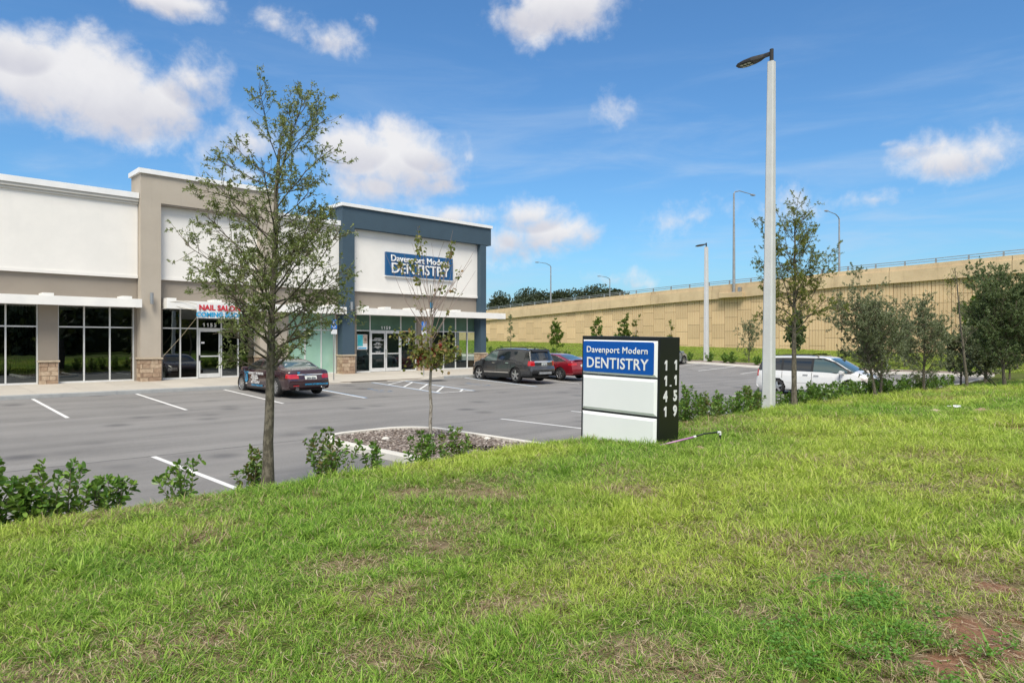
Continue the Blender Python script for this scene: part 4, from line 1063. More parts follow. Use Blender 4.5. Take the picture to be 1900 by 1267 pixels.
    for (xs, zz) in S.get('handles', ()):
        for s_ in (1, -1):
            y_ = ysurf(xs, zz); MB().box(xs - .11, xs + .11, s_ * y_ - .012, s_ * y_ + .03 * s_ + (.012 if s_ > 0 else 0) * 0, zz - .018, zz + .018).build('door_handle', S.get('handm', paint), root)
    mx, mz = S['mirror']
    for s_ in (1, -1):
        y_ = ysurf(mx, mz - .08); g = MB(); P_ = [(0, .02), (.12, 0), (.17, .06), (.15, .14), (.03, .17), (-.02, .1)]
        g.extr(P_, 1, 0, .22); mo = g.build('mirror', S.get('mirm', paint), root, bevel=.015); mo.location = (mx - .06, s_ * (y_ + .03) - (.22 if s_ < 0 else 0), mz - .08)
    root['ys'] = 0
    return root, ysurf
inr = lambda v, a, b: (v > a) & (v < b)
def poly_mask(x, z, P):
    ins = np.zeros(len(x), bool); n = len(P)
    for i in range(n):
        x0, z0 = P[i]; x1, z1 = P[(i + 1) % n]
        cnd = ((z0 > z) != (z1 > z)) & (x < (x1 - x0) * (z - z0) / (z1 - z0 + 1e-12) + x0); ins ^= cnd
    return ins
def sedan_masks(glass2='carglass'):
    return [
    ('side_window', 'carglass', lambda x, a, z, nx, ny, rg: (rg >= 2) & (ny > .35) & poly_mask(x, z, [(-1.62, 1.0), (-1.45, 1.12), (-1.0, 1.32), (-.6, 1.385), (-.12, 1.395), (-.12, .98)])),
    ('side_window', glass2, lambda x, a, z, nx, ny, rg: (rg >= 2) & (ny > .35) & poly_mask(x, z, [(-.03, .975), (-.03, 1.395), (.3, 1.385), (.62, 1.31), (1.2, 1.03), (1.2, .965)])),
    ('rear_window', 'carglass2', lambda x, a, z, nx, ny, rg: inr(x, -1.98, -1.16) & (a < .66 - .10 * (z - 1.05) / .35) & (rg >= 2) & (ny < .6)),
    ('windscreen', 'carglass', lambda x, a, z, nx, ny, rg: inr(x, .66, 1.42) & (a < .70 - .12 * (z - 1.0) / .35) & (rg >= 2) & (ny < .6)),
    ('tail_lamp', 'redlamp', lambda x, a, z, nx, ny, rg: (x < -2.28) & inr(z, .71, .875) & (a > .50 - .25 * (z - .71))),
    ('chrome_strip', 'chrome', lambda x, a, z, nx, ny, rg: (x < -2.4) & inr(z, .845, .885) & (a < .52)),
    ('number_plate', 'plate', lambda x, a, z, nx, ny, rg: (x < -2.45) & inr(z, .66, .79) & (a < .26)),
    ('headlamp', 'clearlamp', lambda x, a, z, nx, ny, rg: (x > 2.0) & inr(z, .60, .76) & (a > .50)),
    ('grille', 'plastic', lambda x, a, z, nx, ny, rg: (x > 2.2) & inr(z, .42, .70) & (a < .35)),
    ('lower_trim', 'plastic', lambda x, a, z, nx, ny, rg: (z < .27))]
SEDAN = dict(
    top=[(-2.58, .30), (-2.64, .42), (-2.67, .55), (-2.66, .66), (-2.60, .80), (-2.58, .93), (-2.52, 1.035), (-2.35, 1.055), (-2.0, 1.085), (-1.75, 1.16), (-1.15, 1.40), (-.75, 1.455), (-.1, 1.48), (.4, 1.455), (.75, 1.37), (1.15, 1.19), (1.45, 1.045), (1.7, 1.01), (2.1, .93), (2.36, .81), (2.47, .68), (2.5, .5), (2.45, .28)],
    bot=[(-2.67, .30), (-2.3, .24), (-1.2, .19), (1.2, .19), (2.2, .22), (2.5, .26)],
    belt=[(-2.7, .90), (-2., .96), (-1.0, .965), (1.0, .93), (1.6, .90), (2.1, .78), (2.5, .60)],
    hw=[(-2.67, .86), (-2.4, .915), (-2.0, .94), (-1.3, .95), (0, .95), (1.5, .95), (2.2, .9), (2.5, .80)],
    K=[(-2.67, .22), (-2.2, .14), (-1.9, .14), (-1.1, .10), (-.8, .04), (.3, 0), (.9, -.12), (1.6, -.16), (2.0, -.2), (2.5, -.42)],
    wx=(-1.55, 1.55), wr=.36, ww=.25, track=1.66, spokes=(10, 'rim', 2), tum=.42, camber=.11, split=('side_window', 'tail_lamp', 'headlamp', 'lower_trim'),
    seams=[(-1.28, .35, .95), (-.08, .28, .95), (1.12, .28, .92)], handles=[(-.95, .86), (.22, .84)], mirror=(1.02, 1.02), masks=sedan_masks(), archm='wheeldark')
def put(c, nm, m, g, loc=(0, 0, 0), bevel=0): o = g.build(nm, X[m] if m in X else m, c, bevel=bevel); o.location = loc; return o
X['interiorless'] = X['carglass']
m_car, ysf = car('parked_car', 'dark maroon sedan with cyan and white advertising stickers parked nose to the kerb', (12.8, 27.2, .235), R(91), dict(SEDAN), X['maroon'])
for o in m_car.children: pass
def lettering(c, s, size, m, x, y, z, side=True, off=.004, sx=1.): return text('sticker', s, size, m, c, (x, y, z), (R(90), 0, R(180)) if side else (R(90), 0, R(-90)), .001, off, 'CENTER', sx)
yy = .966
put(m_car, 'sticker', 'v7', MB().extr([(1.28, .90), (.78, .90), (.84, .84), (1.08, .84), (1.05, .80), (.93, .80), (.90, .52), (1.05, .44), (1.16, .50), (1.20, .84)], 1, yy, yy + .003))
put(m_car, 'sticker', 'maroon', MB().extr([(1.13, .80), (1.07, .80), (1.0, .56), (1.09, .56)], 1, yy + .003, yy + .005))
lettering(m_car, 'GOOGLE MAPS INDOOR', .13, 'letter', .15, yy, .80, sx=.95); lettering(m_car, 'VIRTUAL TOURS', .075, 'letter', .28, yy, .71)
lettering(m_car, 'FOR YOUR BUSINESS', .075, 'letter', .28, yy, .63); lettering(m_car, 'CALL NOW', .075, 'letter', .28, yy, .55)
lettering(m_car, '407-715-0767', .14, 'letter', .2, yy, .43); lettering(m_car, 'WWW.V7VISION.COM', .10, 'v7', .05, yy - .004, .32)
lettering(m_car, 'vision', .07, 'letter', 1.03, yy, .38)
lettering(m_car, 'WWW.V7VISION.COM', .085, 'v7', -2.675, -.22, .45, side=False, sx=1.15)
lettering(m_car, 'GOOGLE MAPS', .16, 'letter', -1.62, 0, 1.19, side=False).rotation_euler = (R(28), 0, R(-90))
put(m_car, 'sticker', 'v7', MB().extr([(-.07, .96), (.07, .96), (.02, .90), (-.02, .90)], 0, -2.625, -2.60), (0, .52, 0))
lettering(m_car, 'SKN 87A', .10, 'ink', -2.655, 0, .685, side=False)
for y in (-.55, .55): et = put(m_car, 'exhaust_tip', 'chrome', MB().lathe([(.035, 0), (.05, 0), (.05, .1), (.035, .1)], axis='y', n=12)); et.rotation_euler = (0, 0, R(90)); et.location = (-2.52, y, .30)
put(m_car, 'aerial', 'maroon', MB().extr([(-.07, 0), (.07, 0), (-.04, .06)], 1, -.015, .015), (-.95, 0, 1.455))
put(m_car, 'rear_reflector', 'redlamp', MB().box(-.01, .01, -.12, .12, -.015, .015), (-2.635, .62, .43))

SUV = dict(
    top=[(-2.60, .40), (-2.69, .50), (-2.72, .62), (-2.70, .74), (-2.62, .82), (-2.61, 1.08), (-2.55, 1.22), (-2.36, 1.58), (-2.30, 1.70), (-2.1, 1.735), (-1.6, 1.765), (-.6, 1.785), (.1, 1.77), (.5, 1.70), (.75, 1.58), (1.3, 1.20), (1.5, 1.14), (2.05, 1.06), (2.26, .95), (2.36, .75), (2.38, .5), (2.3, .32)],
    bot=[(-2.72, .38), (-2.3, .33), (-1.2, .26), (1.2, .26), (2.2, .28), (2.38, .3)],
    belt=[(-2.7, 1.06), (-1.5, 1.10), (1.2, 1.05), (1.6, 1.01), (2.0, .9), (2.38, .72)],
    hw=[(-2.72, .88), (-2.5, .94), (-2.1, .975), (-1.5, .995), (1.5, .995), (2.1, .95), (2.38, .82)],
    K=[(-2.72, .20), (-2.2, .12), (-1.2, .02), (.2, 0), (.8, -.12), (1.5, -.14), (2.38, -.38)], pw=[.95, .985, 1., 1., .985, .95],
    wx=(-1.43, 1.43), wr=.385, ww=.25, track=1.72, spokes=(5, 'rim', 5), tum=.27, camber=.09, split=('side_window', 'quarter_window', 'tail_lamp', 'headlamp', 'cladding'), p=3.6,
    seams=[(-1.08, .5, 1.08), (-.01, .45, 1.1), (1.05, .45, 1.05)], handles=[(-.82, 1.0), (.25, .99)], handm='chrome', mirror=(.98, 1.14),
    masks=[
    ('side_window', 'carglass2', lambda x, a, z, nx, ny, rg: (rg >= 2) & (ny > .35) & poly_mask(x, z, [(.06, 1.10), (.06, 1.62), (.42, 1.61), (1.02, 1.22), (1.05, 1.10)])),
    ('side_window', 'carglass', lambda x, a, z, nx, ny, rg: (rg >= 2) & (ny > .35) & poly_mask(x, z, [(-.98, 1.13), (-.90, 1.61), (-.05, 1.63), (-.05, 1.12)])),
    ('quarter_window', 'carglass', lambda x, a, z, nx, ny, rg: (rg >= 2) & (ny > .35) & poly_mask(x, z, [(-1.42, 1.15), (-1.18, 1.58), (-2.28, 1.56), (-2.47, 1.18)])),
    ('rear_window', 'carglass', lambda x, a, z, nx, ny, rg: (x < -2.2) & inr(z, 1.19, 1.56) & (a < .74) & (nx < -.2)),
    ('windscreen', 'carglass', lambda x, a, z, nx, ny, rg: inr(x, .6, 1.32) & (a < .72) & (rg >= 2) & (ny < .6)),
    ('tail_lamp', 'redlamp', lambda x, a, z, nx, ny, rg: (x < -2.3) & inr(z, .88, 1.12) & (a > .66) & (z > 1.12 - .5 * (x + 2.75) * 0 - .24)),
    ('chrome_strip', 'chrome', lambda x, a, z, nx, ny, rg: (x < -2.5) & inr(z, 1.06, 1.10) & (a < .66)),
    ('number_plate', 'plate', lambda x, a, z, nx, ny, rg: (x < -2.5) & inr(z, .86, 1.0) & (a < .2)),
    ('cladding', 'plastic', lambda x, a, z, nx, ny, rg: (z < .44) | ((z < .60) & (x < -2.45))),
    ('headlamp', 'clearlamp', lambda x, a, z, nx, ny, rg: (x > 1.95) & inr(z, .80, .96) & (a > .5)),
    ('grille', 'plastic', lambda x, a, z, nx, ny, rg: (x > 2.2) & inr(z, .55, .86) & (a < .45))])
s_car, ys2 = car('parked_suv', 'dark grey sport utility vehicle with silver wheels between the bare sapling and the red sedan', (25.82, 26.83, .245), R(90), SUV, X['greycar'])
s_car['category'] = 'suv'
for s_ in (1, -1):
    put(s_car, 'roof_rail', 'plastic', MB().tube([(.35, s_ * .70, 1.72), (.2, s_ * .70, 1.80), (-.8, s_ * .69, 1.83), (-1.9, s_ * .68, 1.80), (-2.1, s_ * .68, 1.74)], .02, 6))
    put(s_car, 'sill_trim', 'chrome', MB().box(-.95, .98, -.01, .012, -.018, .018), (0, s_ * .995, .50))
put(s_car, 'spoiler', 'plastic', MB().extr([(-2.42, 1.60), (-2.30, 1.72), (-2.1, 1.735), (-2.25, 1.66)], 1, -.66, .66))
put(s_car, 'skid_plate', 'galv', MB().extr([(-2.72, .44), (-2.70, .56), (-2.6, .56), (-2.6, .42)], 1, -.45, .45))
put(s_car, 'wiper', 'plastic', MB().tube([(-2.58, .0, 1.24), (-2.56, -.35, 1.27)], .012, 5))
put(s_car, 'aerial', 'greycar', MB().extr([(-.07, 0), (.07, 0), (-.04, .06)], 1, -.015, .015), (-1.9, 0, 1.745))
lettering(s_car, 'JKL 55W', .09, 'ink', -2.64, 0, .90, side=False)
RS = dict(SEDAN); RS.update(
    top=[(-2.34, .30), (-2.41, .42), (-2.44, .56), (-2.40, .70), (-2.36, .90), (-2.32, 1.03), (-2.25, 1.09), (-2.0, 1.11), (-1.75, 1.17), (-1.1, 1.39), (-.7, 1.45), (-.1, 1.47), (.4, 1.44), (.75, 1.35), (1.15, 1.17), (1.5, 1.02), (1.75, .98), (2.1, .88), (2.3, .76), (2.38, .62), (2.4, .48), (2.3, .28)],
    bot=[(-2.44, .30), (-2.1, .24), (-1.1, .19), (1.1, .19), (2.1, .22), (2.4, .26)],
    belt=[(-2.45, .92), (-2., .98), (-1.0, .965), (1.0, .93), (1.6, .88), (2.1, .74), (2.4, .58)],
    hw=[(-2.44, .82), (-2.2, .88), (-1.8, .905), (-1.3, .915), (0, .915), (1.5, .915), (2.1, .87), (2.4, .76)],
    wx=(-1.39, 1.39), wr=.335, ww=.23, track=1.59, spokes=(7, 'rim', 2), seams=[(-1.15, .35, .95), (-.08, .28, .95), (1.05, .28, .92)], mirror=(.98, 1.0),
    masks=[
    ('side_window', 'carglass', lambda x, a, z, nx, ny, rg: (rg >= 2) & (ny > .35) & poly_mask(x, z, [(-1.78, 1.06), (-1.45, 1.16), (-1.0, 1.32), (-.6, 1.375), (-.12, 1.385), (-.12, .99), (-1.5, 1.0)])),
    ('side_window', 'carglass', lambda x, a, z, nx, ny, rg: (rg >= 2) & (ny > .35) & poly_mask(x, z, [(-.03, .985), (-.03, 1.385), (.3, 1.37), (.62, 1.29), (1.15, 1.02), (1.15, .965)])),
    ('rear_window', 'carglass2', lambda x, a, z, nx, ny, rg: inr(x, -1.95, -1.12) & (a < .64 - .10 * (z - 1.05) / .35) & (rg >= 2) & (ny < .6)),
    ('windscreen', 'carglass', lambda x, a, z, nx, ny, rg: inr(x, .66, 1.42) & (a < .68 - .12 * (z - 1.0) / .35) & (rg >= 2) & (ny < .6)),
    ('tail_lamp', 'redlamp', lambda x, a, z, nx, ny, rg: (x < -2.0) & inr(z, .80, .93) & (a > .52)),
    ('number_plate', 'plate', lambda x, a, z, nx, ny, rg: (x < -2.3) & inr(z, .74, .87) & (a < .2)),
    ('headlamp', 'clearlamp', lambda x, a, z, nx, ny, rg: (x > 1.9) & inr(z, .56, .72) & (a > .50)),
    ('lower_trim', 'plastic', lambda x, a, z, nx, ny, rg: (z < .26))])
r_car, _ = car('parked_car', 'metallic red sedan parked between the grey utility vehicle and the monument sign', (29.35, 26.9, .24), R(90), RS, X['redcar'])
put(r_car, 'window_trim', 'chrome', MB().tube([(-1.80, .845, 1.05), (-1.45, .82, 1.175), (-1.0, .77, 1.335), (-.55, .74, 1.392), (.3, .74, 1.385)], .011, 5))
put(r_car, 'lip_spoiler', 'redcar', MB().extr([(-2.34, 1.10), (-2.30, 1.135), (-2.1, 1.12)], 1, -.62, .62))
V_ = dict(RS); V_['spokes'] = (5, 'rim', 5); V_['wr'] = .345
v_car, _ = car('parked_car', 'silver sedan with dark wheels half hidden behind the right side of the monument sign', (47.7, 31.2, .50), R(0), V_, X['silvercar'])
VAN = dict(
    top=[(-2.55, .32), (-2.64, .45), (-2.68, .60), (-2.64, .74), (-2.60, .84), (-2.60, 1.05), (-2.52, 1.25), (-2.34, 1.60), (-2.22, 1.69), (-2.0, 1.72), (-1.2, 1.75), (-.1, 1.755), (.45, 1.73), (.8, 1.64), (1.2, 1.43), (1.75, 1.12), (1.95, 1.05), (2.25, .95), (2.42, .80), (2.48, .6), (2.46, .4), (2.36, .27)],
    bot=[(-2.68, .30), (-2.3, .26), (-1.2, .2), (1.2, .2), (2.2, .22), (2.48, .26)],
    belt=[(-2.7, 1.03), (-1.5, 1.03), (.9, .99), (1.7, .93), (2.1, .82), (2.48, .65)],
    hw=[(-2.68, .90), (-2.4, .965), (-2.0, .99), (-1.5, 1.0), (1.5, 1.0), (2.1, .94), (2.48, .80)],
    K=[(-2.68, .16), (-2.2, .08), (-1.2, .0), (.4, 0), (.9, -.12), (1.6, -.2), (2.48, -.42)], pw=[.95, .985, 1., 1., .985, .95],
    wx=(-1.54, 1.54), wr=.345, ww=.23, track=1.75, spokes=(5, 'rim', 5), tum=.26, camber=.10, p=3.6, split=('side_window', 'quarter_window', 'tail_lamp', 'headlamp', 'lower_trim'),
    seams=[(-1.30, .75, 1.05), (.02, .28, 1.02), (1.18, .28, .98)], handles=[(-.25, .92), (.22, .90)], handm='chrome', mirror=(1.30, 1.06), mirm='whitecar',
    masks=[
    ('pillar_trim', 'plastic', lambda x, a, z, nx, ny, rg: (rg >= 2) & (ny > .35) & poly_mask(x, z, [(-2.45, 1.06), (-2.45, 1.2), (-2.3, 1.60), (.45, 1.66), (.95, 1.50), (1.72, 1.06), (1.6, 1.0)])),
    ('quarter_window', 'carglass', lambda x, a, z, nx, ny, rg: (rg >= 2) & (ny > .35) & poly_mask(x, z, [(-2.45, 1.10), (-2.30, 1.56), (-1.36, 1.61), (-1.36, 1.09)])),
    ('side_window', 'carglass', lambda x, a, z, nx, ny, rg: (rg >= 2) & (ny > .35) & poly_mask(x, z, [(-1.27, 1.08), (-1.27, 1.61), (-.05, 1.625), (-.05, 1.06)])),
    ('side_window', 'carglass2', lambda x, a, z, nx, ny, rg: (rg >= 2) & (ny > .35) & poly_mask(x, z, [(.08, 1.04), (.08, 1.61), (.45, 1.60), (.9, 1.45), (1.5, 1.10), (1.45, 1.03)])),
    ('rear_window', 'carglass', lambda x, a, z, nx, ny, rg: (x < -2.2) & inr(z, 1.13, 1.58) & (a < .76) & (nx < -.2)),
    ('windscreen', 'carglass2', lambda x, a, z, nx, ny, rg: inr(x, .74, 1.72) & (a < .80 - .1 * (z - 1.1) / .5) & (rg >= 2) & (ny < .62)),
    ('tail_lamp', 'redlamp', lambda x, a, z, nx, ny, rg: (x < -2.42) & inr(z, .80, 1.10) & (a > .70)),
    ('number_plate', 'plate', lambda x, a, z, nx, ny, rg: (x < -2.5) & inr(z, .84, .98) & (a < .2)),
    ('headlamp', 'clearlamp', lambda x, a, z, nx, ny, rg: (x > 2.0) & inr(z, .66, .84) & (a > .52)),
    ('grille', 'plastic', lambda x, a, z, nx, ny, rg: (x > 2.25) & inr(z, .45, .78) & (a < .5)),
    ('lower_trim', 'plastic', lambda x, a, z, nx, ny, rg: (z < .24))])
w_car, _ = car('parked_minivan', 'white minivan parked behind the concrete lamp post and the shrubs at the lawn edge', (31.0, 12.2, .0), R(-90), VAN, X['whitecar'])
w_car['category'] = 'minivan'
for s_ in (1, -1):
    put(w_car, 'roof_rail', 'plastic', MB().tube([(.25, s_ * .72, 1.70), (.15, s_ * .72, 1.765), (-.8, s_ * .72, 1.785), (-1.9, s_ * .72, 1.765), (-2.0, s_ * .72, 1.70)], .02, 6))
    put(w_car, 'body_moulding', 'whitecar', MB().box(-1.1, 1.1, -.01, .014, -.02, .02), (0, s_ * 1.0, .58))
for x in (-1.4, -.3): put(w_car, 'roof_bar', 'plastic', MB().box(-.03, .03, -.72, .72, 1.795, 1.83))

# irrigation riser (parts)
def gz(u, n): return float(bermz(u, n))
bz = .46
PT = [(10.40, 6.72), (11.30, 5.90), (12.05, 5.48), (12.22, 5.42)]
P0 = Vector((10.33, 6.86, gz(10.33, 6.86) + .03)); P1 = Vector((10.98, 6.55, .65)); P2 = Vector((11.3, 6.36, .712)); P3 = Vector((11.42, 6.29, .716))
rel = lambda p: tuple(p - Vector(pi_.location))
MB().tube([rel(P0), rel(P1)], .017, 10).build('purple_length', 'purple', pi_, smooth=True)
MB().tube([rel(P1), rel(P1.lerp(P2, .5) + Vector((0, 0, .015))), rel(P2), rel(P3)], .014, 10).build('black_length', 'blackpipe', pi_, smooth=True)
MB().tube([rel(P1 - (P1 - P0).normalized() * .03), rel(P1 + (P1 - P0).normalized() * .02)], .021, 10).build('coupling', 'pvc', pi_)
MB().tube([rel(P3 - Vector((.06, -.02, .0))), rel(P3), rel(P3 - Vector((0, 0, .05)))], .023, 10).build('elbow', 'pvc', pi_)
MB().tube([rel(P3 - Vector((0, 0, .05))), rel(P3 - Vector((0, 0, .34)))], .022, 10).build('riser', 'blackpipe', pi_)

# ------------------------------------------------------------------ plants
def leaves(base, dirv, size, aspect, droop, rng, fold=.25, hexa=False):
    """one leaf per base point: pointed blade along dirv; returns V, F (quads)"""
    k = len(base); d = dirv / (np.linalg.norm(dirv, axis=1, keepdims=True) + 1e-9)
    r = rng.normal(size=(k, 3)); s = np.cross(d, r); s /= (np.linalg.norm(s, axis=1, keepdims=True) + 1e-9); n = np.cross(s, d)
    n *= np.sign(n[:, 2:3] + .25); L = (size * rng.uniform(.7, 1.25, k))[:, None]; W = L * aspect
    tip = base + d * L + np.array([0, 0, -1]) * L * droop * rng.uniform(0, 1, (k, 1))
    mid = base + d * L * .52
    if not hexa:
        V = np.stack([base, mid + s * W + n * W * fold, tip, mid - s * W + n * W * fold], 1).reshape(-1, 3)
        return V, np.arange(4 * k).reshape(-1, 4)
    q = base + d * L * .25; p = base + d * L * .72 + np.array([0, 0, -1]) * L * droop * .3
    V = np.stack([base, q + s * W * .75 + n * W * fold, p + s * W + n * W * fold, tip, p - s * W + n * W * fold, q - s * W + n * W * fold], 1).reshape(-1, 3)
    i = np.arange(k) * 6
    F = np.concatenate([np.stack([i, i + 1, i + 2, i + 3], 1), np.stack([i, i + 3, i + 4, i + 5], 1)])
    return V, F
def tubes_np(segs, n=4):
    """segs: list of (points (k,3), radii (k,)) -> V,F"""
    Vs, Fs, off = [], [], 0
    for P, r in segs:
        P = np.asarray(P, float); k = len(P); d = np.gradient(P, axis=0); d /= (np.linalg.norm(d, axis=1, keepdims=True) + 1e-9)
        ref = np.where(np.abs(d[:, 2:3]) < .9, np.array([[0, 0, 1.]]), np.array([[1., 0, 0]])); a = np.cross(d, ref); a /= np.linalg.norm(a, axis=1, keepdims=True) + 1e-9; b = np.cross(d, a)
        t = np.arange(n) * 2 * np.pi / n
        V = P[:, None] + np.asarray(r)[:, None, None] * (a[:, None] * np.cos(t)[None, :, None] + b[:, None] * np.sin(t)[None, :, None])
        Vs.append(V.reshape(-1, 3)); i = (np.arange(k - 1)[:, None] * n + np.arange(n)[None]); j = (np.arange(k - 1)[:, None] * n + (np.arange(n)[None] + 1) % n)
        Fs.append(np.stack([i, j, j + n, i + n], 2).reshape(-1, 4) + off); off += k * n
    return np.concatenate(Vs), np.concatenate(Fs)
def limb(p0, d, L, rng, up=.3, k=6, wob=.08, sag=0):
    P = [np.array(p0, float)]; d = np.array(d, float); d /= np.linalg.norm(d)
    for i in range(k):
        d = d + rng.normal(0, wob, 3) + np.array([0, 0, (up - sag * i / k) / k]); d /= np.linalg.norm(d); P.append(P[-1] + d * L / k)
    return np.array(P)
def along(P, t):
    s = t * (len(P) - 1); i = min(int(s), len(P) - 2); f = s - i; return P[i] * (1 - f) + P[i + 1] * f, P[i + 1] - P[i]
def tree(name, label, cat, u, n, z, H, r0, prof, seed, leaf='oakleaf', lsz=.05, asp=.19, nb=28, dens=1., lean=(0, 0), bark='bark', up=.35, elev=(20, 50), twig=.017, hb=None, group=None, sub=(6, 10), sdir=0, leafless=0., clump=False, wobt=.02, rtop=.12, nsub=1.0, hexp=.95):
    rng = np.random.default_rng(seed); root = empty(name, (u, n, z), 0, label, cat, group)
    ts = np.linspace(0, 1, 16); wx = np.cumsum(rng.normal(0, wobt, 16)) * H * .12; wy = np.cumsum(rng.normal(0, wobt, 16)) * H * .12
    TP = np.stack([lean[0] * ts ** 1.3 + wx - wx[0], lean[1] * ts ** 1.3 + wy - wy[0], ts * H], 1); TP[0, 2] = -.15
    rad = r0 * (1 - ts * (1 - rtop)) ** .85; rad[0] *= 1.35; rad[1] *= 1.08; rad *= rng.uniform(.95, 1.06, 16)
    tv, tf = tubes_np([(TP, rad)], 10)
    tr = fastmesh('trunk', tv, tf, bark, root, smooth=True)
    pz_, pr_ = np.array([p[0] for p in prof]), np.array([p[1] for p in prof]); hb = hb or prof[0][0]
    segs = []; LB, LD = [], []; az = rng.uniform(0, 6.28)
    for i in range(nb):
        h = hb + (H * .985 - hb) * max(0, (i + rng.uniform(-.3, .3)) / nb) ** hexp; h = min(max(h, hb), H * .98)
        az += 2.4 + rng.normal(0, .35); Rr = np.interp(h, pz_, pr_) * rng.uniform(.62, 1.15)
        if Rr < .03: continue
        p0, _ = along(TP, h / H); e = R(rng.uniform(*elev)) * (1 if h < H * .8 else 1.3); e = min(e, 1.3)
        d = (math.cos(az) * math.cos(e), math.sin(az) * math.cos(e), math.sin(e)); L = Rr / max(math.cos(e), .35)
        B = limb(p0, d, L, rng, up, 7, .09, sag=.25); rb = max(r0 * .34 * (1 - h / H * .7) * min(1, L / 1.0 + .25), twig * .35)
        segs.append((B, np.linspace(rb, .004, 8)))
        ns = max(3, int(rng.integers(*sub) * nsub * (.5 + L)))
        for s_ in range(ns):
            t = rng.uniform(.22, 1.0); q, dd = along(B, t); dd = dd / np.linalg.norm(dd); v = rng.normal(size=3); v -= v.dot(dd) * dd; v /= np.linalg.norm(v) + 1e-9
            d2 = dd * .75 + v * rng.uniform(.5, 1.0); L2 = L * rng.uniform(.16, .36) * (1.2 - .5 * t) + .06
            S2 = limb(q, d2, L2, rng, .25, 4, .12); segs.append((S2, np.linspace(max(rb * .35, .003), .002, 5)))
            if rng.random() < leafless * (t > .5): continue
            nt = max(2, int(L2 / .07))
            for w_ in range(nt):
                q3, d3 = along(S2, rng.uniform(.25, 1)); v = rng.normal(size=3); d4 = d3 / (np.linalg.norm(d3) + 1e-9) + v * .7
                L3 = rng.uniform(.06, .15); T3 = limb(q3, d4, L3, rng, .2, 2, .15)
                if rng.random() < .5: segs.append((T3, np.array([.0022, .0018, .0012])))
                nl = rng.poisson(7 * dens)
                for l in range(nl):
                    q5, d5 = along(T3, rng.uniform(.1, 1)); LB.append(q5); LD.append(d5 / (np.linalg.norm(d5) + 1e-9) * .6 + rng.normal(0, .65, 3) + np.array([0, 0, .12]))
    bv, bf = tubes_np([s for s in segs if len(s[0]) == 8], 6); fastmesh('limbs', bv, bf, bark, tr, smooth=True)
    bv, bf = tubes_np([s for s in segs if len(s[0]) < 8], 3); cr = tag(fastmesh('twigs', bv, bf, 'twig' if bark == 'bark' else 'twigred', root), kind='stuff')
    LV, LF = leaves(np.array(LB), np.array(LD), lsz, asp, .25, rng); fastmesh('crown', LV, LF, leaf, root)
    return root, len(LB)
TC = []
def T(*a, **k): r, c = tree(*a, **k); TC.append(c); return r
# the live oak before the maroon car
oak_ = T('oak_tree', 'slender live oak with lichen-spotted trunk, in front of the maroon sedan', 'tree', 4.05, 8.98, .40, 4.86, .078,
  [(1.66, .62), (1.95, 1.05), (2.4, 1.2), (2.9, 1.1), (3.2, .78), (3.6, .95), (4.1, .92), (4.5, .85), (4.8, .6), (5.08, .3)], 21, nb=56, dens=1.7, lean=(.14, -.12), hb=1.66, lsz=.044, asp=.19, elev=(8, 46), sub=(8, 13), up=.25, wobt=.012, leafless=.12, rtop=.2, hexp=1.2)
oak_.scale = (.94, .94, .95)
T('oak_tree', 'slender live oak with yellowish crown just right of the concrete lamp post', 'tree', 20.0, 8.62, .42, 5.5, .085,
  [(2.1, .6), (2.4, 1.15), (3.0, 1.25), (3.6, 1.05), (4.2, 1.0), (4.7, .75), (5.2, .4), (5.5, .1)], 12, 'oakleaf2', nb=52, dens=2.1, lean=(.0, .0), hb=2.1, lsz=.046, elev=(10, 50), sub=(6, 10))
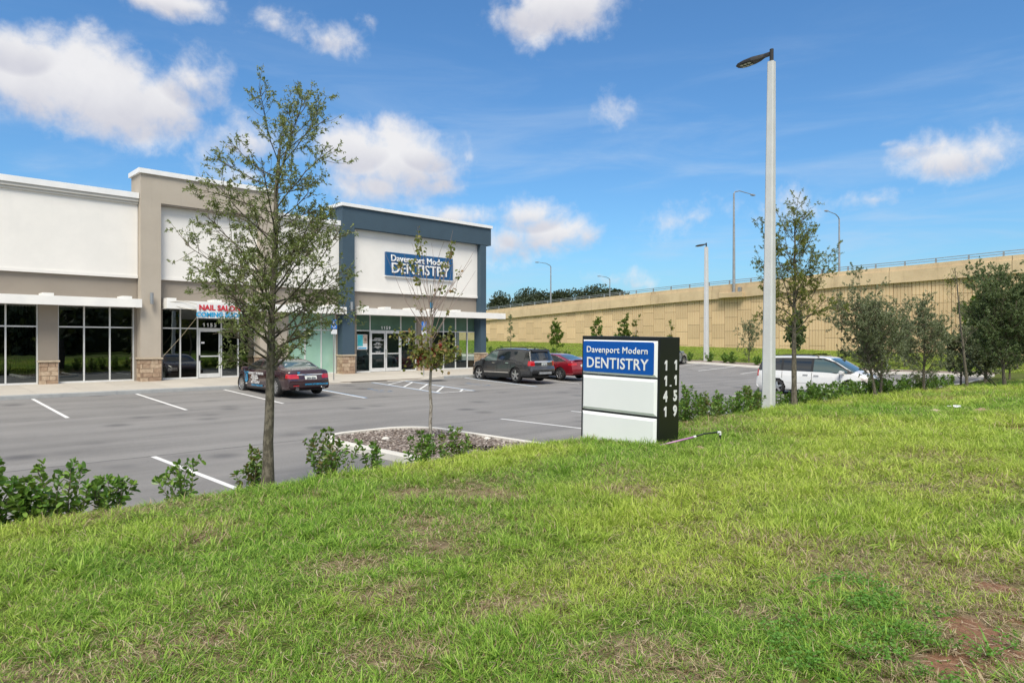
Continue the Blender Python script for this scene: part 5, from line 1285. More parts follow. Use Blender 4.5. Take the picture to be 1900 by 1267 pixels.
# maple sapling in the island
def sapling(name, label, u, n, z, H, seed, leafm, spread, r0=.04, top_leaf=1., redc=False, grp=None, k=26, hb=1.55, lsz=.075):
    rng = np.random.default_rng(seed); root = empty(name, (u, n, z), 0, label, 'tree', grp)
    ts = np.linspace(0, 1, 10); TP = np.stack([rng.normal(0, .012, 10), rng.normal(0, .012, 10), ts * H * .8], 1); TP[0] = (0, 0, -.1)
    V, F = tubes_np([(TP, r0 * (1 - .8 * ts) + .003)], 8); fastmesh('trunk', V, F, 'bark2', root, smooth=True)
    segs, LB, LD = [], [], []
    for i in range(k):
        f = i / k; h = hb + (H * .72 - hb) * f ** 1.3; az = rng.uniform(0, 6.28) + i * 2.4; lo_ = f < .45
        e = R(rng.uniform(15, 50) if lo_ else rng.uniform(46, 80)); L = (spread * rng.uniform(.35, .72) if lo_ else spread * rng.uniform(1.7, 2.7) * (1.15 - .45 * f))
        d = (math.cos(az) * math.cos(e), math.sin(az) * math.cos(e), math.sin(e)); p0, _ = along(TP, h / (H * .8)); B = limb(p0, d, L, rng, .35 if not lo_ else .1, 7, .05)
        segs.append((B, np.linspace(r0 * .22, .003, 8)))
        def clus(q, m, s):
            for _ in range(m): LB.append(q + rng.normal(0, s, 3)); LD.append(rng.normal(0, 1, 3) + np.array([0, 0, -.1]))
        if lo_:
            for t in rng.uniform(.25, 1, 4):
                q, dd = along(B, t); S2 = limb(q, dd / np.linalg.norm(dd) + rng.normal(0, .7, 3), rng.uniform(.12, .35), rng, .1, 4, .15); segs.append((S2, np.linspace(.004, .002, 5))); clus(S2[-1], rng.poisson(7), .05); clus(S2[2], rng.poisson(4), .05)
        elif rng.random() < (.34 if k > 30 else .62) * top_leaf:
            for t in rng.uniform(.72, 1, 4): q, dd = along(B, t); clus(q, rng.poisson(6), .05)
            if rng.random() < .4: q, dd = along(B, .45); clus(q, 5, .06)
    V, F = tubes_np(segs, 4); fastmesh('limbs', V, F, 'twigred', root)
    LV, LF = leaves(np.array(LB), np.array(LD), lsz, .42, .2, rng, .3, True); fastmesh('crown', LV, LF, leafm, root)
    if redc:
        c_ = np.array([.12, -.1, 2.02]) + rng.normal(0, .075, (60, 3)); c2 = np.array([-.18, .1, 1.86]) + rng.normal(0, .06, (30, 3)); c_ = np.concatenate([c_, c2])
        LV, LF = leaves(c_, rng.normal(size=c_.shape), .09, .42, .2, rng, .3, True); fastmesh('red_leaves', LV, LF, 'redleaf', root)
    return root
sap = sapling('maple_sapling', 'bare-topped maple sapling with a red leaf cluster, standing in the kerbed island', 9.28, 12.2, .17, 4.35, 31, 'mapleleaf', .95, redc=True, k=50)
MB().box(-.022, .022, -.01, .01, -.06, .06).build('plant_tag', 'cyl_tag' if 'cyl_tag' in X else 'v7', sap).location = (-.02, -.05, 3.02)
# small trees along the grass verge by the wall
def vz(u, n): return float(stripz(u, n))
for (u, n, H, k, seed, lb) in (
    (56, 58, 4.5, 'olive', 41, 'thin sapling against the wall, just right of the shop canopy end'),
    (56, 51.2, 4.2, 'bare', 42, 'nearly bare sapling against the wall, left of a bright green small tree'),
    (55.5, 50.2, 3.0, 'bright', 43, 'bright green leafy young tree against the wall, above the red sedan roof'),
    (56, 45.0, 3.4, 'bright', 44, 'leafy green young tree against the wall, above the left edge of the monument sign'),
    (56, 41.5, 3.5, 'bright', 45, 'green young tree against the wall, above the middle of the monument sign'),
    (56, 40.0, 4.8, 'bare', 46, 'tall sparse sapling against the wall, over the monument sign'),
    (56, 36.0, 3.8, 'bare', 47, 'sparse brownish sapling against the wall, above the right edge of the monument sign'),
    (57, 64.5, 3.4, 'bright', 48, 'green young tree half hidden by the blue corner of the shops')):
    if k == 'bright':
        T('young_tree', lb, 'tree', u, n, vz(u, n), H, .035, [(.5, .6), (1.2, .85), (2.2, .7), (H - .4, .35), (H, .08)], seed, 'brightleaf', .15, .32, nb=26, dens=1.2, sub=(4, 6), hb=.5, bark='bark', elev=(10, 55))
    elif k == 'olive':
        T('young_tree', lb, 'tree', u, n, vz(u, n), H, .035, [(1.0, .35), (1.5, .62), (2.4, .5), (3.2, .15), (H, .1)], seed, 'darkleaf', .11, .3, nb=18, dens=1.1, sub=(4, 6), hb=.9, elev=(5, 55))
    else: sapling('young_tree', lb, u, n, vz(u, n), H, seed, 'mapleleaf', .6, .03, top_leaf=.8, k=16, hb=1.0, lsz=.15)
T('olive_tree', 'round grey-green bushy tree on the verge between the two lamp posts', 'tree', 53.6, 26.9, vz(53.6, 26.9), 3.1, .05, [(.4, .5), (.9, .95), (1.7, 1.0), (2.5, .7), (3.1, .15)], 51, 'olive', .09, .25, nb=34, dens=.8, hb=.4, sub=(4, 7), elev=(15, 60))
T('topiary_tree', 'dense dark green oval tree behind the white minivan roof', 'tree', 56.5, 24.2, vz(56.5, 24.2), 3.3, .06, [(.9, .35), (1.3, .75), (2.1, .8), (2.9, .5), (3.3, .1)], 52, 'darkleaf', .12, .35, nb=46, dens=2.6, hb=.9, sub=(6, 9), elev=(10, 60))
# grey-green oaks at the right end of the lawn edge
for (u, n, H, r0, prof, seed, leaf, dens, lean, lb, nb) in (
    (26.1, 8.35, 3.75, .06, [(.55, .5), (1.0, .95), (1.7, 1.2), (2.5, 1.0), (3.2, .55), (3.75, .12)], 61, 'olive', 1.15, (-.55, .5), 'leaning grey-green oak in front of the minivan windscreen', 54),
    (27.0, 8.45, 3.4, .05, [(.5, .4), (1.0, .8), (1.7, .85), (2.5, .6), (3.4, .1)], 62, 'olive', 1.0, (.35, -.1), 'thin grey-green oak just right of the leaning one', 44),
    (29.6, 7.75, 3.2, .055, [(.35, .45), (.8, .9), (1.5, .95), (2.3, .75), (3.2, .12)], 63, 'olive', 1.15, (.1, -.05), 'grey-green oak in the middle of the right-hand group', 50),
    (35.2, 6.15, 3.95, .07, [(.7, .6), (1.2, 1.15), (2.0, 1.4), (2.8, 1.2), (3.5, .7), (3.95, .15)], 64, 'darkleaf', 1.9, (-.45, .3), 'dense dark oak, left of the two at the right edge', 64),
    (36.4, 5.55, 4.5, .09, [(.8, .7), (1.4, 1.4), (2.3, 1.6), (3.2, 1.4), (4.0, .8), (4.5, .2)], 65, 'darkleaf', 1.9, (.3, -.2), 'dense dark oak at the right edge of the lawn', 64)):
    T('oak_tree', lb, 'tree', u, n, gz(u, n) - .03, H * .86, r0, [(a_ * .9, b_ * 1.12) for a_, b_ in prof], seed, leaf, .054, .25, nb=int(nb * 1.15), dens=dens * 1.4, lean=lean, hb=prof[0][0], sub=(6, 9), elev=(15, 60), nsub=.9)
tb = T('oak_tree', 'tall thin almost leafless tree braced by dark stakes, right of the grey-green oaks', 'tree', 33.2, 7.1, gz(33.2, 7.1) - .05, 5.0, .06, [(1.0, .3), (2.0, .65), (3.0, .55), (4.2, .35), (5.0, .08)], 66, 'oakleaf', .05, .2, nb=26, dens=.30, lean=(-.55, .3), hb=1.6, sub=(4, 6), wobt=.015)
for (a, b) in ((1.1, .2), (.3, -1.1), (1.5, -.7)): MB().tube([(a, b, 0), (-.1 + .0 * a, .05, 1.5)], .022, 5).build('tree_stake', 'black', tb)
T('young_tree', 'bright green leafy bush tree high behind the dark oaks at the right edge', 'tree', 58, 11.5, vz(58, 11.5), 4.4, .07, [(1.0, .9), (2.2, 1.4), (3.4, 1.3), (4.1, .6), (4.4, .2)], 67, 'brightleaf', .14, .35, nb=44, dens=1.3, hb=1.0, sub=(5, 8))
for (u, n, H, seed, lb) in ((54.6, 15.5, 3.0, 68, 'low grey tree on the verge seen through the gap right of the minivan'), (55.5, 9.0, 4.4, 69, 'grey-green tree on the verge behind the dark oaks'), (57, 18.5, 2.6, 70, 'small grey tree on the verge above the minivan bonnet'), (46.5, 7.9, 3.2, 72, 'grey-green tree beyond the staked thin tree'), (44.5, 8.6, 2.4, 74, 'small grey-green tree low behind the middle oak'), (39.5, 8.7, 2.2, 75, 'low bushy grey tree right of the minivan nose'), (42.0, 8.2, 2.6, 73, 'low bushy oak filling the gap left of the staked thin tree')):
    T('young_tree', lb, 'tree', u, n, (vz if u > 50.2 else gz)(u, n), H, .05, [(.3, .7), (.9, 1.1), (1.8, 1.1), (H - .3, .5), (H, .1)], seed, 'olive', .11, .28, nb=38, dens=1.3, hb=.3, sub=(5, 8))

# shrubs: upright stems with whorls of broad glossy leaves
def shrub(label, u, n, z, H, spread, seed, leafm='viburnum', ns=9, lsz=.07, grp='young shrubs along the lawn edge', dens=1., brown=0):
    H *= 1.12; ns = int(ns * 1.2); spread *= 1.08
    rng = np.random.default_rng(seed); root = empty('shrub', (u, n, z), 0, label, 'shrub', grp); segs, LB, LD = [], [], []
    for i in range(ns):
        a = rng.uniform(0, 6.28); rr = rng.uniform(.2, 1) if i > 1 else .12; h = H * (1 - .55 * rr * rng.uniform(.3, 1)) if i > 1 else H
        d = np.array([math.cos(a) * rr * spread, math.sin(a) * rr * spread, h]); L = np.linalg.norm(d)
        S = limb((rng.normal(0, .03), rng.normal(0, .03), -.06), d / L + np.array([math.cos(a), math.sin(a), -.2]) * .25 * rr, L, rng, .35, 7, .07); segs.append((S, np.linspace(.007, .0025, 8)))
        for t in np.arange(.16, 1.0, .062 / max(L, .2) / dens):
            q, dd = along(S, t); dd = dd / np.linalg.norm(dd); ph = rng.uniform(0, 3.14)
            a1 = np.cross(dd, [0, 0, 1.01]); a1 /= np.linalg.norm(a1) + 1e-9; b1 = np.cross(dd, a1)
            for m in range(3): v = a1 * math.cos(ph + m * 2.09) + b1 * math.sin(ph + m * 2.09); LB.append(q + v * .008); LD.append(v * .8 + dd * rng.uniform(.4, 1.2) + rng.normal(0, .15, 3))
            if rng.random() < .45:
                T3 = limb(q, dd * .5 + rng.normal(0, .6, 3) + np.array([0, 0, .3]), rng.uniform(.06, .14), rng, .2, 2, .1); segs.append((T3, np.array([.004, .003, .002])))
                for m in range(5): LB.append(T3[-1] + rng.normal(0, .01, 3)); LD.append(rng.normal(0, .7, 3) + np.array([0, 0, .35]))
        for m in range(6): q = S[-1]; LB.append(q); LD.append(rng.normal(0, .55, 3) + np.array([0, 0, .7]))
    V, F = tubes_np(segs, 4); fastmesh('stems', V, F, 'twig', root)
    V, F = leaves(np.array(LB), np.array(LD), lsz * 1.15, .215, .3, rng, .3, True); fastmesh('foliage', V, F, leafm, root); return root
k = 0
for (u, n, H, sp, ns, lm, lb, ls) in (
    (.95, 9.0, .78, .30, 12, 'viburnum', 'glossy green shrub cut by the left picture edge', .085), (1.30, 9.05, .44, .26, 9, 'viburnum', 'low glossy shrub just right of the leftmost one', .085), (1.70, 9.1, .70, .27, 10, 'viburnum', 'glossy shrub with an arching top, right of the low one at the left', .08), (2.18, 9.15, .52, .26, 9, 'viburnum', 'glossy shrub left of the thin spreading one', .075),
    (3.05, 9.15, .58, .34, 6, 'viburnum', 'thin spreading shrub by the nearest white stall line', .07), (3.92, 9.2, .62, .2, 8, 'viburnum2', 'shrub touching the left side of the oak trunk', .07), (5.05, 9.2, .80, .30, 11, 'viburnum2', 'tall bushy shrub right of the oak trunk, before the island nose', .07),
    (5.85, 9.15, .54, .22, 7, 'viburnum', 'small upright shrub before the pale island kerb', .065), (6.75, 9.15, .62, .24, 11, 'viburnum', 'dense shrub before the sapling in the island', .065), (7.55, 9.25, .62, .24, 10, 'viburnum2', 'reddish-tipped shrub right of the island sapling', .065)):
    shrub(lb, u, n, gz(u, n), H, sp, 100 + k, lm, ns, ls); k += 1
hedge = []
uu = 11.9; words = ['first', 'second', 'third', 'fourth', 'fifth', 'sixth', 'seventh', 'eighth']
j = 0
while uu < 18.1:
    H = RNG.uniform(.62, .95); shrub(words[j] + ' green shrub counted rightwards from the monument sign', uu, 8.95 + RNG.uniform(-.12, .2), gz(uu, 9.0), H, .36, 200 + j, 'viburnum2' if j % 3 == 1 else 'viburnum', 12, .07, dens=1.15); uu += .83; j += 1
uu = 19.2; j = 0
while uu < 33:
    H = RNG.uniform(.42, .74)
    w_ = ['first', 'second', 'third', 'fourth', 'fifth', 'sixth', 'seventh', 'eighth', 'ninth', 'tenth', 'eleventh', 'twelfth', 'thirteenth', 'fourteenth', 'fifteenth', 'sixteenth', 'seventeenth'][j]
    n_ = float(crest(uu)) + .55 + RNG.uniform(-.1, .2)
    shrub(w_ + ' green shrub counted rightwards from the near lamp post', uu, n_, gz(uu, n_) - .02, H, .42, 300 + j, 'viburnum', 11, .08, dens=.95); uu += .9; j += 1
j = 0
cn_ = dict(left=0, right=0); ORD = ['first', 'second', 'third', 'fourth', 'fifth', 'sixth', 'seventh', 'eighth', 'ninth', 'tenth', 'eleventh', 'twelfth', 'thirteenth']
for n in (29.6, 28.2, 27.4, 25.3, 23.9, 22.6, 31.5, 35.5, 37.2, 39.0, 40.6, 42.2, 45.5, 47.0, 50.5, 52.5, 55.0, 57.0):
    n = n + .0; u = 51.6 + RNG.uniform(-.2, .5); H = RNG.uniform(.55, .95)
    side = 'right' if n < 30.5 else 'left'; cn_[side] += 1
    shrub('dark green shrub on the mulch bed, %s one %s of the far lamp post' % (ORD[cn_[side] - 1], side), u, n, vz(u, n), H, .38, 400 + j, 'viburnum', 9, .12, grp='shrubs on the mulch bed by the wall', dens=.7); j += 1
# dark tree mass behind the overpass
def bigtree(u, n, z, H, W, seed, lb, leaf='woodland', k=11000, ls=.42):
    rng = np.random.default_rng(seed); root = empty('distant_tree', (u, n, z), 0, lb, 'tree', 'dark trees beyond the overpass')
    V, F = tubes_np([(np.array([[0, 0, 0], [.1, 0, H * .4], [0, .1, H * .75]]), np.array([.35, .28, .12]))], 8); fastmesh('trunk', V, F, 'bark', root)
    cc = []; 
    for i in range(26): a = rng.uniform(0, 6.28); f = rng.uniform(0, 1); r = W * (1 - .55 * f) * math.sqrt(rng.uniform(0, 1)) * .8; cc.append((r * math.cos(a), r * math.sin(a), H * (.35 + .55 * f), W * rng.uniform(.22, .40)))
    cc = np.array(cc); i = rng.integers(0, len(cc), k); v = rng.normal(size=(k, 3)); v /= np.linalg.norm(v, axis=1, keepdims=True)
    P = cc[i, :3] + v * (cc[i, 3] * rng.uniform(.55, 1.05, k))[:, None] * np.array([1, 1, .8])
    V, F = leaves(P, v + rng.normal(0, .8, (k, 3)), ls, .42, .2, rng); fastmesh('crown', V, F, leaf, root)
spots = [(101.5, 107.5, 12.6, 6.0), (106.0, 104.5, 13.6, 6.5), (109.6, 101.4, 13.3, 6.5), (113.5, 99.0, 13.6, 6.5), (117.5, 96.2, 15.0, 6.5), (119.6, 92.2, 14.4, 6.0), (122.0, 88.6, 12.6, 5.5), (124.5, 85.5, 12.0, 5.5), (126.5, 83.5, 10.5, 4.5)]
oth = ['leftmost', 'second from the left', 'third from the left', 'fourth from the left', 'tallest, at the middle right', 'sixth from the left', 'seventh from the left', 'rightmost', 'smallest, at the far right']
for i, (u, n, H, W) in enumerate(spots): bigtree(u, n, 0, H, W, 500 + i, 'dark tree of the clump beyond the overpass rail, ' + oth[i])
# mirrored in the shop glass: woodland and passing cars across the road behind the camera
k = 52000; rng = np.random.default_rng(77); cu = rng.uniform(-50, 135, 150); cn = rng.uniform(-60, -34, 150); cr = rng.uniform(2.5, 5, 150); chh = rng.uniform(2, 11, 150)
i = rng.integers(0, 150, k); v = rng.normal(size=(k, 3)); v /= np.linalg.norm(v, axis=1, keepdims=True)
P = np.stack([cu[i], cn[i], chh[i]], 1) + v * (cr[i] * rng.uniform(.4, 1.05, k))[:, None]; V, F = leaves(P, rng.normal(size=(k, 3)), .9, .45, .2, rng)
tag(fastmesh('woodland', V, F, 'woodland'), 'dark woodland across the road behind the viewer', 'woodland', kind='stuff')
wl = MB().box(-60, 140, -66, -64, 0, 11); tag(wl.build('woodland_depth', 'woodland'), 'dark depth of the woodland across the road', 'woodland', kind='stuff')

# ------------------------------------------------------------------ grass
PROTO = bpy.data.collections.new('grass_tufts')
def tuft(i, nb, rad, Lr, tilt, wd, m, mode='blade'):
    rng = np.random.default_rng(900 + i); V = []; F = []
    for b in range(nb):
        a = rng.uniform(0, 6.28); r = rad * math.sqrt(rng.uniform(0, 1)); p = np.array([r * math.cos(a), r * math.sin(a), -.004]); az = rng.uniform(0, 6.28); tl = rng.uniform(*tilt); L = rng.uniform(*Lr); w_ = wd * rng.uniform(.7, 1.2)
        d = np.array([math.cos(az) * math.sin(tl), math.sin(az) * math.sin(tl), math.cos(tl)]); bend = np.array([math.cos(az), math.sin(az), -.9]) * L * rng.uniform(.1, .35)
        s = np.array([-math.sin(az + rng.normal(0, .5)), math.cos(az + rng.normal(0, .5)), 0]) * w_
        q = p + d * L * .5; t = p + d * L + bend; j = len(V)
        V += [p - s * .8, p + s * .8, q - s + bend * .15, q + s + bend * .15, t]; F += [(j, j + 1, j + 3, j + 2), (j + 2, j + 3, j + 4)]
    me = bpy.data.meshes.new('tuft'); me.from_pydata([tuple(x) for x in V], [], F); me.materials.append(m); o = bpy.data.objects.new('tuft_%02d' % i, me); PROTO.objects.link(o); return o
def grassmat():
    m = bpy.data.materials.new('grass_blades'); m.use_nodes = True; t = m.node_tree; b = t.nodes['Principled BSDF']
    g = N(t, 'ShaderNodeNewGeometry'); dr = N(t, 'ShaderNodeAttribute', attribute_name='dryness'); dr.attribute_type = 'INSTANCER'; hu = N(t, 'ShaderNodeAttribute', attribute_name='lush'); hu.attribute_type = 'INSTANCER'
    rnd = g.outputs['Random Per Island']
    gr_ = N(t, 'ShaderNodeValToRGB'); t.links.new(rnd, gr_.inputs[0]); e = gr_.color_ramp.elements
    e[0].color = (.085, .19, .018, 1); e[1].color = (.44, .60, .12, 1)
    for p, c in ((.25, (.14, .29, .03, 1)), (.5, (.21, .39, .045, 1)), (.75, (.31, .50, .07, 1))): x_ = e.new(p); x_.color = c
    yl = N(t, 'ShaderNodeValToRGB'); t.links.new(rnd, yl.inputs[0]); e = yl.color_ramp.elements
    e[0].color = (.24, .35, .035, 1); e[1].color = (.60, .68, .16, 1)
    for p, c in ((.5, (.42, .55, .07, 1)),): x_ = e.new(p); x_.color = c
    st = N(t, 'ShaderNodeValToRGB'); t.links.new(rnd, st.inputs[0]); e = st.color_ramp.elements
    e[0].color = (.18, .12, .06, 1); e[1].color = (.58, .48, .30, 1); x_ = e.new(.5); x_.color = (.38, .29, .17, 1)
    c = mixc(t, hu.outputs['Fac'], yl.outputs[0], gr_.outputs[0])
    wn = N(t, 'ShaderNodeTexWhiteNoise', noise_dimensions='1D'); t.links.new(M_(t, 'MULTIPLY', rnd, 917.3), wn.inputs['W'])
    c = mixc(t, M_(t, 'LESS_THAN', wn.outputs['Value'], M_(t, 'ADD', M_(t, 'MULTIPLY', dr.outputs['Fac'], .66), .03)), c, st.outputs[0])
    t.links.new(c, b.inputs['Base Color']); b.inputs['Roughness'].default_value = .55; b.inputs['Specular IOR Level'].default_value = .35
    tl = N(t, 'ShaderNodeBsdfTranslucent'); t.links.new(c, tl.inputs[0]); mx = N(t, 'ShaderNodeMixShader'); mx.inputs[0].default_value = .38
    t.links.new(b.outputs[0], mx.inputs[1]); t.links.new(tl.outputs[0], mx.inputs[2]); t.links.new(mx.outputs[0], t.nodes['Material Output'].inputs[0]); return m
GM = grassmat()
for i in range(10): tuft(i, 28, .06, (.028, .095), (.3, 1.45), .0023, GM)
for i in range(10, 14): tuft(i, 24, .035, (.07, .155), (.15, 1.1), .0028, GM)      # taller bunches
def scatter():
    rng = np.random.default_rng(5); P = []
    for (d0, d1, rho) in ((1.8, 4.2, 560), (4.2, 6, 390), (6, 9, 250), (9, 14, 150), (14, 22, 75), (22, 42, 34)):
        A = (d1 ** 2 - d0 ** 2) / 2 * R(104); k = int(A * rho); d = np.sqrt(rng.uniform(d0 ** 2, d1 ** 2, k)); a = R(45.9) + rng.uniform(R(-56), R(48), k)
        u, n = d * np.cos(a), d * np.sin(a); s = np.full(k, {560: .92, 390: 1.0, 250: 1.25, 150: 1.6, 75: 2.2, 34: 3.0}[rho]); P.append(np.stack([u, n, s], 1))
    P = np.concatenate(P); u, n, s = P.T
    edge = crest(u) + .42 + (vn(u, n, 3, 8) - .5) * .3
    ok = (n < edge) & (n < 9.2) & (u < 60) & ~((u > 10.42) & (u < 11.15) & (n > 6.94) & (n < 8.85))
    dd = dirt(u, n) + (fbm(u, n, 7, 40) - .5) * .9; dr = np.clip(dry(u, n) + (fbm(u, n, 5, 60) - .5) * .5, 0, 1)
    ok &= (rng.random(len(u)) > np.clip((dd - .38) * 3.2, 0, .90)) & (rng.random(len(u)) > dr * .34)
    dr = np.clip(dr + np.clip((dd - .35) * 2, 0, .8), 0, 1); u, n, s, dr = u[ok], n[ok], s[ok], dr[ok]; z = bermz(u, n); k = len(u)
    lush = np.clip((fbm(u, n, .38, 77, 4) - .42) * 4 + .35 - .0 * u, 0, 1); lush = np.clip(lush - np.clip(1.2 - np.hypot((u - 11.5) / 7.5, (n - 3.4) / 2.8), 0, 1) * 1.0, 0, 1)
    lush = np.clip(lush + np.clip(1.3 - np.hypot((u - 3.2), (n - 1.4)) / 1.2, 0, 1), 0, 1)
    idx = rng.integers(0, 10, k); tall = (fbm(u, n, 1.7, 90, 3) > .53) & (rng.random(k) < .45); idx[tall] = rng.integers(10, 14, tall.sum())
    me = bpy.data.meshes.new('grass'); me.vertices.add(k); me.vertices.foreach_set('co', np.stack([u, n, z], 1).astype(np.float32).ravel())
    def at(nm, ty, v): a = me.attributes.new(nm, ty, 'POINT'); a.data.foreach_set('vector' if ty == 'FLOAT_VECTOR' else 'value', v)
    rot = np.stack([rng.normal(0, .15, k), rng.normal(0, .15, k), rng.uniform(0, 6.28, k)], 1).astype(np.float32)
    hs = s * rng.uniform(.6, 1.3, k) * (1 - .35 * dr) * (.55 + .95 * fbm(u, n, 1.3, 33, 3))
    sc = np.stack([s, s, np.minimum(hs, 1.0 + .35 * hs)], 1).astype(np.float32)
    at('rot', 'FLOAT_VECTOR', rot.ravel()); at('scl', 'FLOAT_VECTOR', sc.ravel()); at('idx', 'INT', idx.astype(np.int32)); at('dryness', 'FLOAT', dr.astype(np.float32)); at('lush', 'FLOAT', lush.astype(np.float32))
    return me, k
def scatter_nodes(o, coll):
    ng = bpy.data.node_groups.new('scatter', 'GeometryNodeTree'); ng.interface.new_socket('Geometry', in_out='INPUT', socket_type='NodeSocketGeometry'); ng.interface.new_socket('Geometry', in_out='OUTPUT', socket_type='NodeSocketGeometry')
    gi, go = ng.nodes.new('NodeGroupInput'), ng.nodes.new('NodeGroupOutput'); m2p = ng.nodes.new('GeometryNodeMeshToPoints'); ip = ng.nodes.new('GeometryNodeInstanceOnPoints'); ci = ng.nodes.new('GeometryNodeCollectionInfo')
    ci.inputs['Collection'].default_value = coll; ci.inputs['Separate Children'].default_value = True; ci.inputs['Reset Children'].default_value = True; ip.inputs['Pick Instance'].default_value = True
    def na(nm, ty): a = ng.nodes.new('GeometryNodeInputNamedAttribute'); a.data_type = ty; a.inputs[0].default_value = nm; return [q for q in a.outputs if q.enabled and q.name == 'Attribute'][0]
    L = ng.links.new; L(gi.outputs[0], m2p.inputs[0]); L(m2p.outputs[0], ip.inputs['Points']); L(ci.outputs[0], ip.inputs['Instance']); L(na('idx', 'INT'), ip.inputs['Instance Index']); L(na('scl', 'FLOAT_VECTOR'), ip.inputs['Scale'])
    e2r = ng.nodes.new('FunctionNodeEulerToRotation'); L(na('rot', 'FLOAT_VECTOR'), e2r.inputs[0]); L(e2r.outputs[0], ip.inputs['Rotation']); L(ip.outputs[0], go.inputs[0])
    md = o.modifiers.new('scatter', 'NODES'); md.node_group = ng
me, kk = scatter(); go_ = link('grass', me); scatter_nodes(go_, PROTO)
tag(go_, 'short mixed green and straw-coloured grass covering the sloping lawn', 'grass', kind='stuff')
# verge grass by the wall, coarse tufts
rng = np.random.default_rng(8); k = 15000; u = rng.uniform(53.4, 67.8, k); n = rng.uniform(3, 82, k); me = bpy.data.meshes.new('verge_grass'); me.vertices.add(k)
me.vertices.foreach_set('co', np.stack([u, n, stripz(u, n)], 1).astype(np.float32).ravel())
def at(nm, ty, v): a = me.attributes.new(nm, ty, 'POINT'); a.data.foreach_set('vector' if ty == 'FLOAT_VECTOR' else 'value', v)
at('rot', 'FLOAT_VECTOR', np.stack([np.zeros(k), np.zeros(k), rng.uniform(0, 6.28, k)], 1).astype(np.float32).ravel()); at('scl', 'FLOAT_VECTOR', np.tile(np.array([[4.5, 4.5, 2.0]], np.float32), (k, 1)).ravel()); at('idx', 'INT', rng.integers(0, 10, k).astype(np.int32))
at('dryness', 'FLOAT', np.clip(fbm(u, n, .3, 3) * 1.2 - .35, 0, 1).astype(np.float32)); at('lush', 'FLOAT', rng.uniform(.1, .7, k).astype(np.float32))
vg = link('verge_grass', me); scatter_nodes(vg, PROTO); tag(vg, 'green grass on the bank at the foot of the overpass wall', 'grass', kind='stuff')
# dead stems lying over the lawn, thickest on the dry and bare places
rng = np.random.default_rng(23); k = 60000; d = np.sqrt(rng.uniform(2.2 ** 2, 11 ** 2, k)); a = R(45.9) + rng.uniform(R(-50), R(46), k); u, n = d * np.cos(a), d * np.sin(a)
wgt = .10 + 1.0 * dry(u, n) + 1.1 * np.clip(dirt(u, n) + (fbm(u, n, 3, 15) - .5) * .6, 0, 1); ok = (rng.random(k) < wgt * .62) & (n < crest(u)); u, n, d = u[ok], n[ok], d[ok]; k = len(u)
z = bermz(u, n) + rng.uniform(.004, .035, k); a = rng.uniform(0, 6.28, k); L = rng.uniform(.02, .075, k); tl = rng.uniform(-.15, .35, k); wd = rng.uniform(.0007, .0016, k) * (1 + d / 6)
D = np.stack([np.cos(a), np.sin(a), tl], 1) * L[:, None]; S_ = np.stack([-np.sin(a), np.cos(a), 0 * a], 1) * wd[:, None]; C_ = np.stack([u, n, z], 1); md_ = C_ + D * .5 + np.stack([-np.sin(a), np.cos(a), .5 + 0 * a], 1) * (L * rng.uniform(-.12, .12, k))[:, None]
V = np.stack([C_ - S_, C_ + S_, md_ + S_, md_ - S_, C_ + D + S_ * .5, C_ + D - S_ * .5], 1).reshape(-1, 3); i = np.arange(k) * 6
X['straw'] = leafmat('dead_straw', [(.20, .14, .08), (.42, .33, .21), (.58, .49, .35), (.30, .19, .12), (.50, .42, .32)], .8, .1, .2)
tag(fastmesh('dead_grass', V, np.concatenate([np.stack([i, i + 1, i + 2, i + 3], 1), np.stack([i + 3, i + 2, i + 4, i + 5], 1)]), 'straw'), 'dry straw and dead stems lying over the bare places of the lawn', 'dead grass', kind='stuff')
# clover-like weeds in the near right corner
rng = np.random.default_rng(19); k = 5200; cs = np.array([(3.75, 1.28, .52), (4.25, 1.15, .46), (3.35, 1.05, .36), (4.7, 1.5, .4)]); i = rng.integers(0, 4, k); a = rng.uniform(0, 6.28, k); r = cs[i, 2] * np.sqrt(rng.random(k))
u = cs[i, 0] + r * np.cos(a); n = cs[i, 1] + r * np.sin(a); ok = fbm(u, n, 6, 4) > .50; u, n = u[ok], n[ok]; k = len(u)
b = np.stack([u, n, bermz(u, n) + rng.uniform(.02, .08, k)], 1); Vs = []; Fs = []; off = 0
for m in range(3):
    an = rng.uniform(0, 6.28, k) if m == 0 else an + 2.09; V, F = leaves(b, np.stack([np.cos(an), np.sin(an), rng.uniform(-.1, .5, k)], 1), .0135, .36, .2, rng, .1, True); Vs.append(V); Fs.append(F + off); off += len(V)
tag(fastmesh('clover', np.concatenate(Vs), np.concatenate(Fs), 'weedleaf'), 'patch of low bright green clover weeds in the near right lawn', 'weeds', kind='stuff')
def clump(label, u, n, L, nb, seed):
    rng = np.random.default_rng(seed); g = MB()
    for b in range(nb):
        az = rng.uniform(0, 6.28); tl = rng.uniform(.1, .9); l = L * rng.uniform(.5, 1.1); w_ = .005
        P = [Vector((0, 0, -.01)) + Vector((math.cos(az) * math.sin(tl), math.sin(az) * math.sin(tl), math.cos(tl))) * (l * t) + Vector((math.cos(az), math.sin(az), -.8)) * (l * .3 * t * t) for t in (0, .35, .7, 1)]
        s = Vector((-math.sin(az), math.cos(az), 0)); ww = [w_, w_ * 1.2, w_ * .8, w_ * .1]
        for q in range(3): g.quad(P[q] - s * ww[q], P[q] + s * ww[q], P[q + 1] + s * ww[q + 1], P[q + 1] - s * ww[q + 1])
    o = g.build('grass_clump', 'weedleaf'); o.location = (u, n, gz(u, n)); tag(o, label, 'grass clump', 'broad-bladed grass clumps')
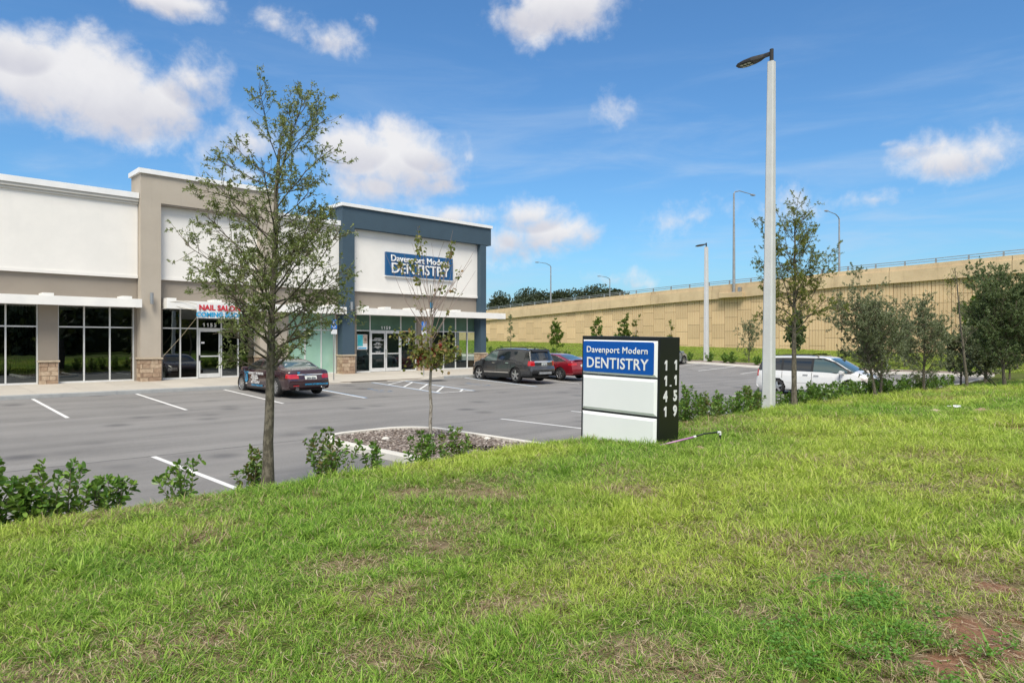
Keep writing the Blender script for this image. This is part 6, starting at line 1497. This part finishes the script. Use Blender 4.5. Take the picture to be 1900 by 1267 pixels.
clump('broad-bladed grass clump in the bottom right corner', 3.62, .52, .26, 16, 1); clump('upright grass clump beside the red soil patch', 4.15, .78, .2, 14, 2); clump('thin grass clump left of the bottom right corner', 3.2, .62, .24, 9, 3)
# weeds rooted in the joints of the wall
for i_, (n_, dz_, lb_) in enumerate(((14.2, 1.9, 'lower weed tuft growing from a joint high on the wall, over the dark oaks'), (15.6, 1.55, 'small weed tuft under the parapet lip at the right'), (12.9, 2.3, 'largest weed tuft on the wall near the right edge'))):
    rng = np.random.default_rng(70 + i_); q_ = 260; P = rng.normal(0, 1, (q_, 3)) * np.array([.10, .28, .34]) + np.array([-.12, 0, .1]); V, F = leaves(P, rng.normal(size=(q_, 3)) + np.array([-.4, 0, .5]), .13, .3, .2, rng)
    rt = empty('wall_weed', (WU, n_, topz(n_) - dz_), 0, lb_, 'weed'); fastmesh('foliage', V, F, 'brightleaf', rt)
# mole mounds and litter on the lawn
for (u, n, r, c, lb) in ((20.3, 4.03, .22, 'mound', 'grey-brown soil mound at the right of the lawn'), (19.6, 4.86, .18, 'moundpale', 'pale sandy mound left of the grey-brown one'), (10.28, 6.05, .11, 'mound', 'small reddish dug spot in front of the pipe')):
    X.setdefault('mound', mat('mound_soil', (.24, .16, .10), .95, (.34, .25, .17), 12, bump=1, bscale=40)); X.setdefault('moundpale', mat('mound_sand', (.40, .32, .21), .95, (.50, .42, .30), 12, bump=1, bscale=40))
    rng = np.random.default_rng(int(u * 10)); g = MB(); q = 18; rings = [(0, 1), (.4, .85), (.75, .4), (1.1, -.1)]
    pts = [[(r * f * math.cos(t) * rng.uniform(.85, 1.15) * 1.25, r * f * math.sin(t) * rng.uniform(.85, 1.15), h * r * .42 * rng.uniform(.85, 1.1)) for t in np.linspace(0, 2 * math.pi, q, endpoint=False)] for f, h in rings]
    for A, B in zip(pts[:-1], pts[1:]):
        for j in range(q): g.quad(A[j], A[(j + 1) % q], B[(j + 1) % q], B[j])
    o = g.build('soil_mound', c, smooth=True); o.location = (u, n, gz(u, n) + .01); tag(o, lb, 'mound')
g = MB(); rng = np.random.default_rng(4)
for q in range(7): a, b = rng.uniform(-.16, .16, 2); s = rng.uniform(.04, .08); g.poly([(a - s, b - s, rng.uniform(.02, .06)), (a + s, b - s * .5, rng.uniform(.03, .09)), (a + s * .7, b + s, rng.uniform(.03, .09)), (a - s, b + s * .6, rng.uniform(.02, .06))])
o = g.build('litter', 'vinyl'); o.location = (21.2, 4.79, gz(21.2, 4.79) + .03); tag(o, 'scraps of white litter lying on the lawn between the two mounds', 'litter')
g = MB(); [g.poly([(a, 0, b), (a + .12, .02, b - .04), (a + .1, -.02, b - .18), (a + .01, 0, b - .14)]) for a, b in ((0, 0), (.05, -.12), (-.04, -.2))]
o = g.build('litter', 'vinyl'); o.location = (27.3, 8.35, 1.75); tag(o, 'torn white plastic scrap caught in the thin grey-green oak', 'litter')
print('leaves', TC, sum(TC), 'grass', kk)
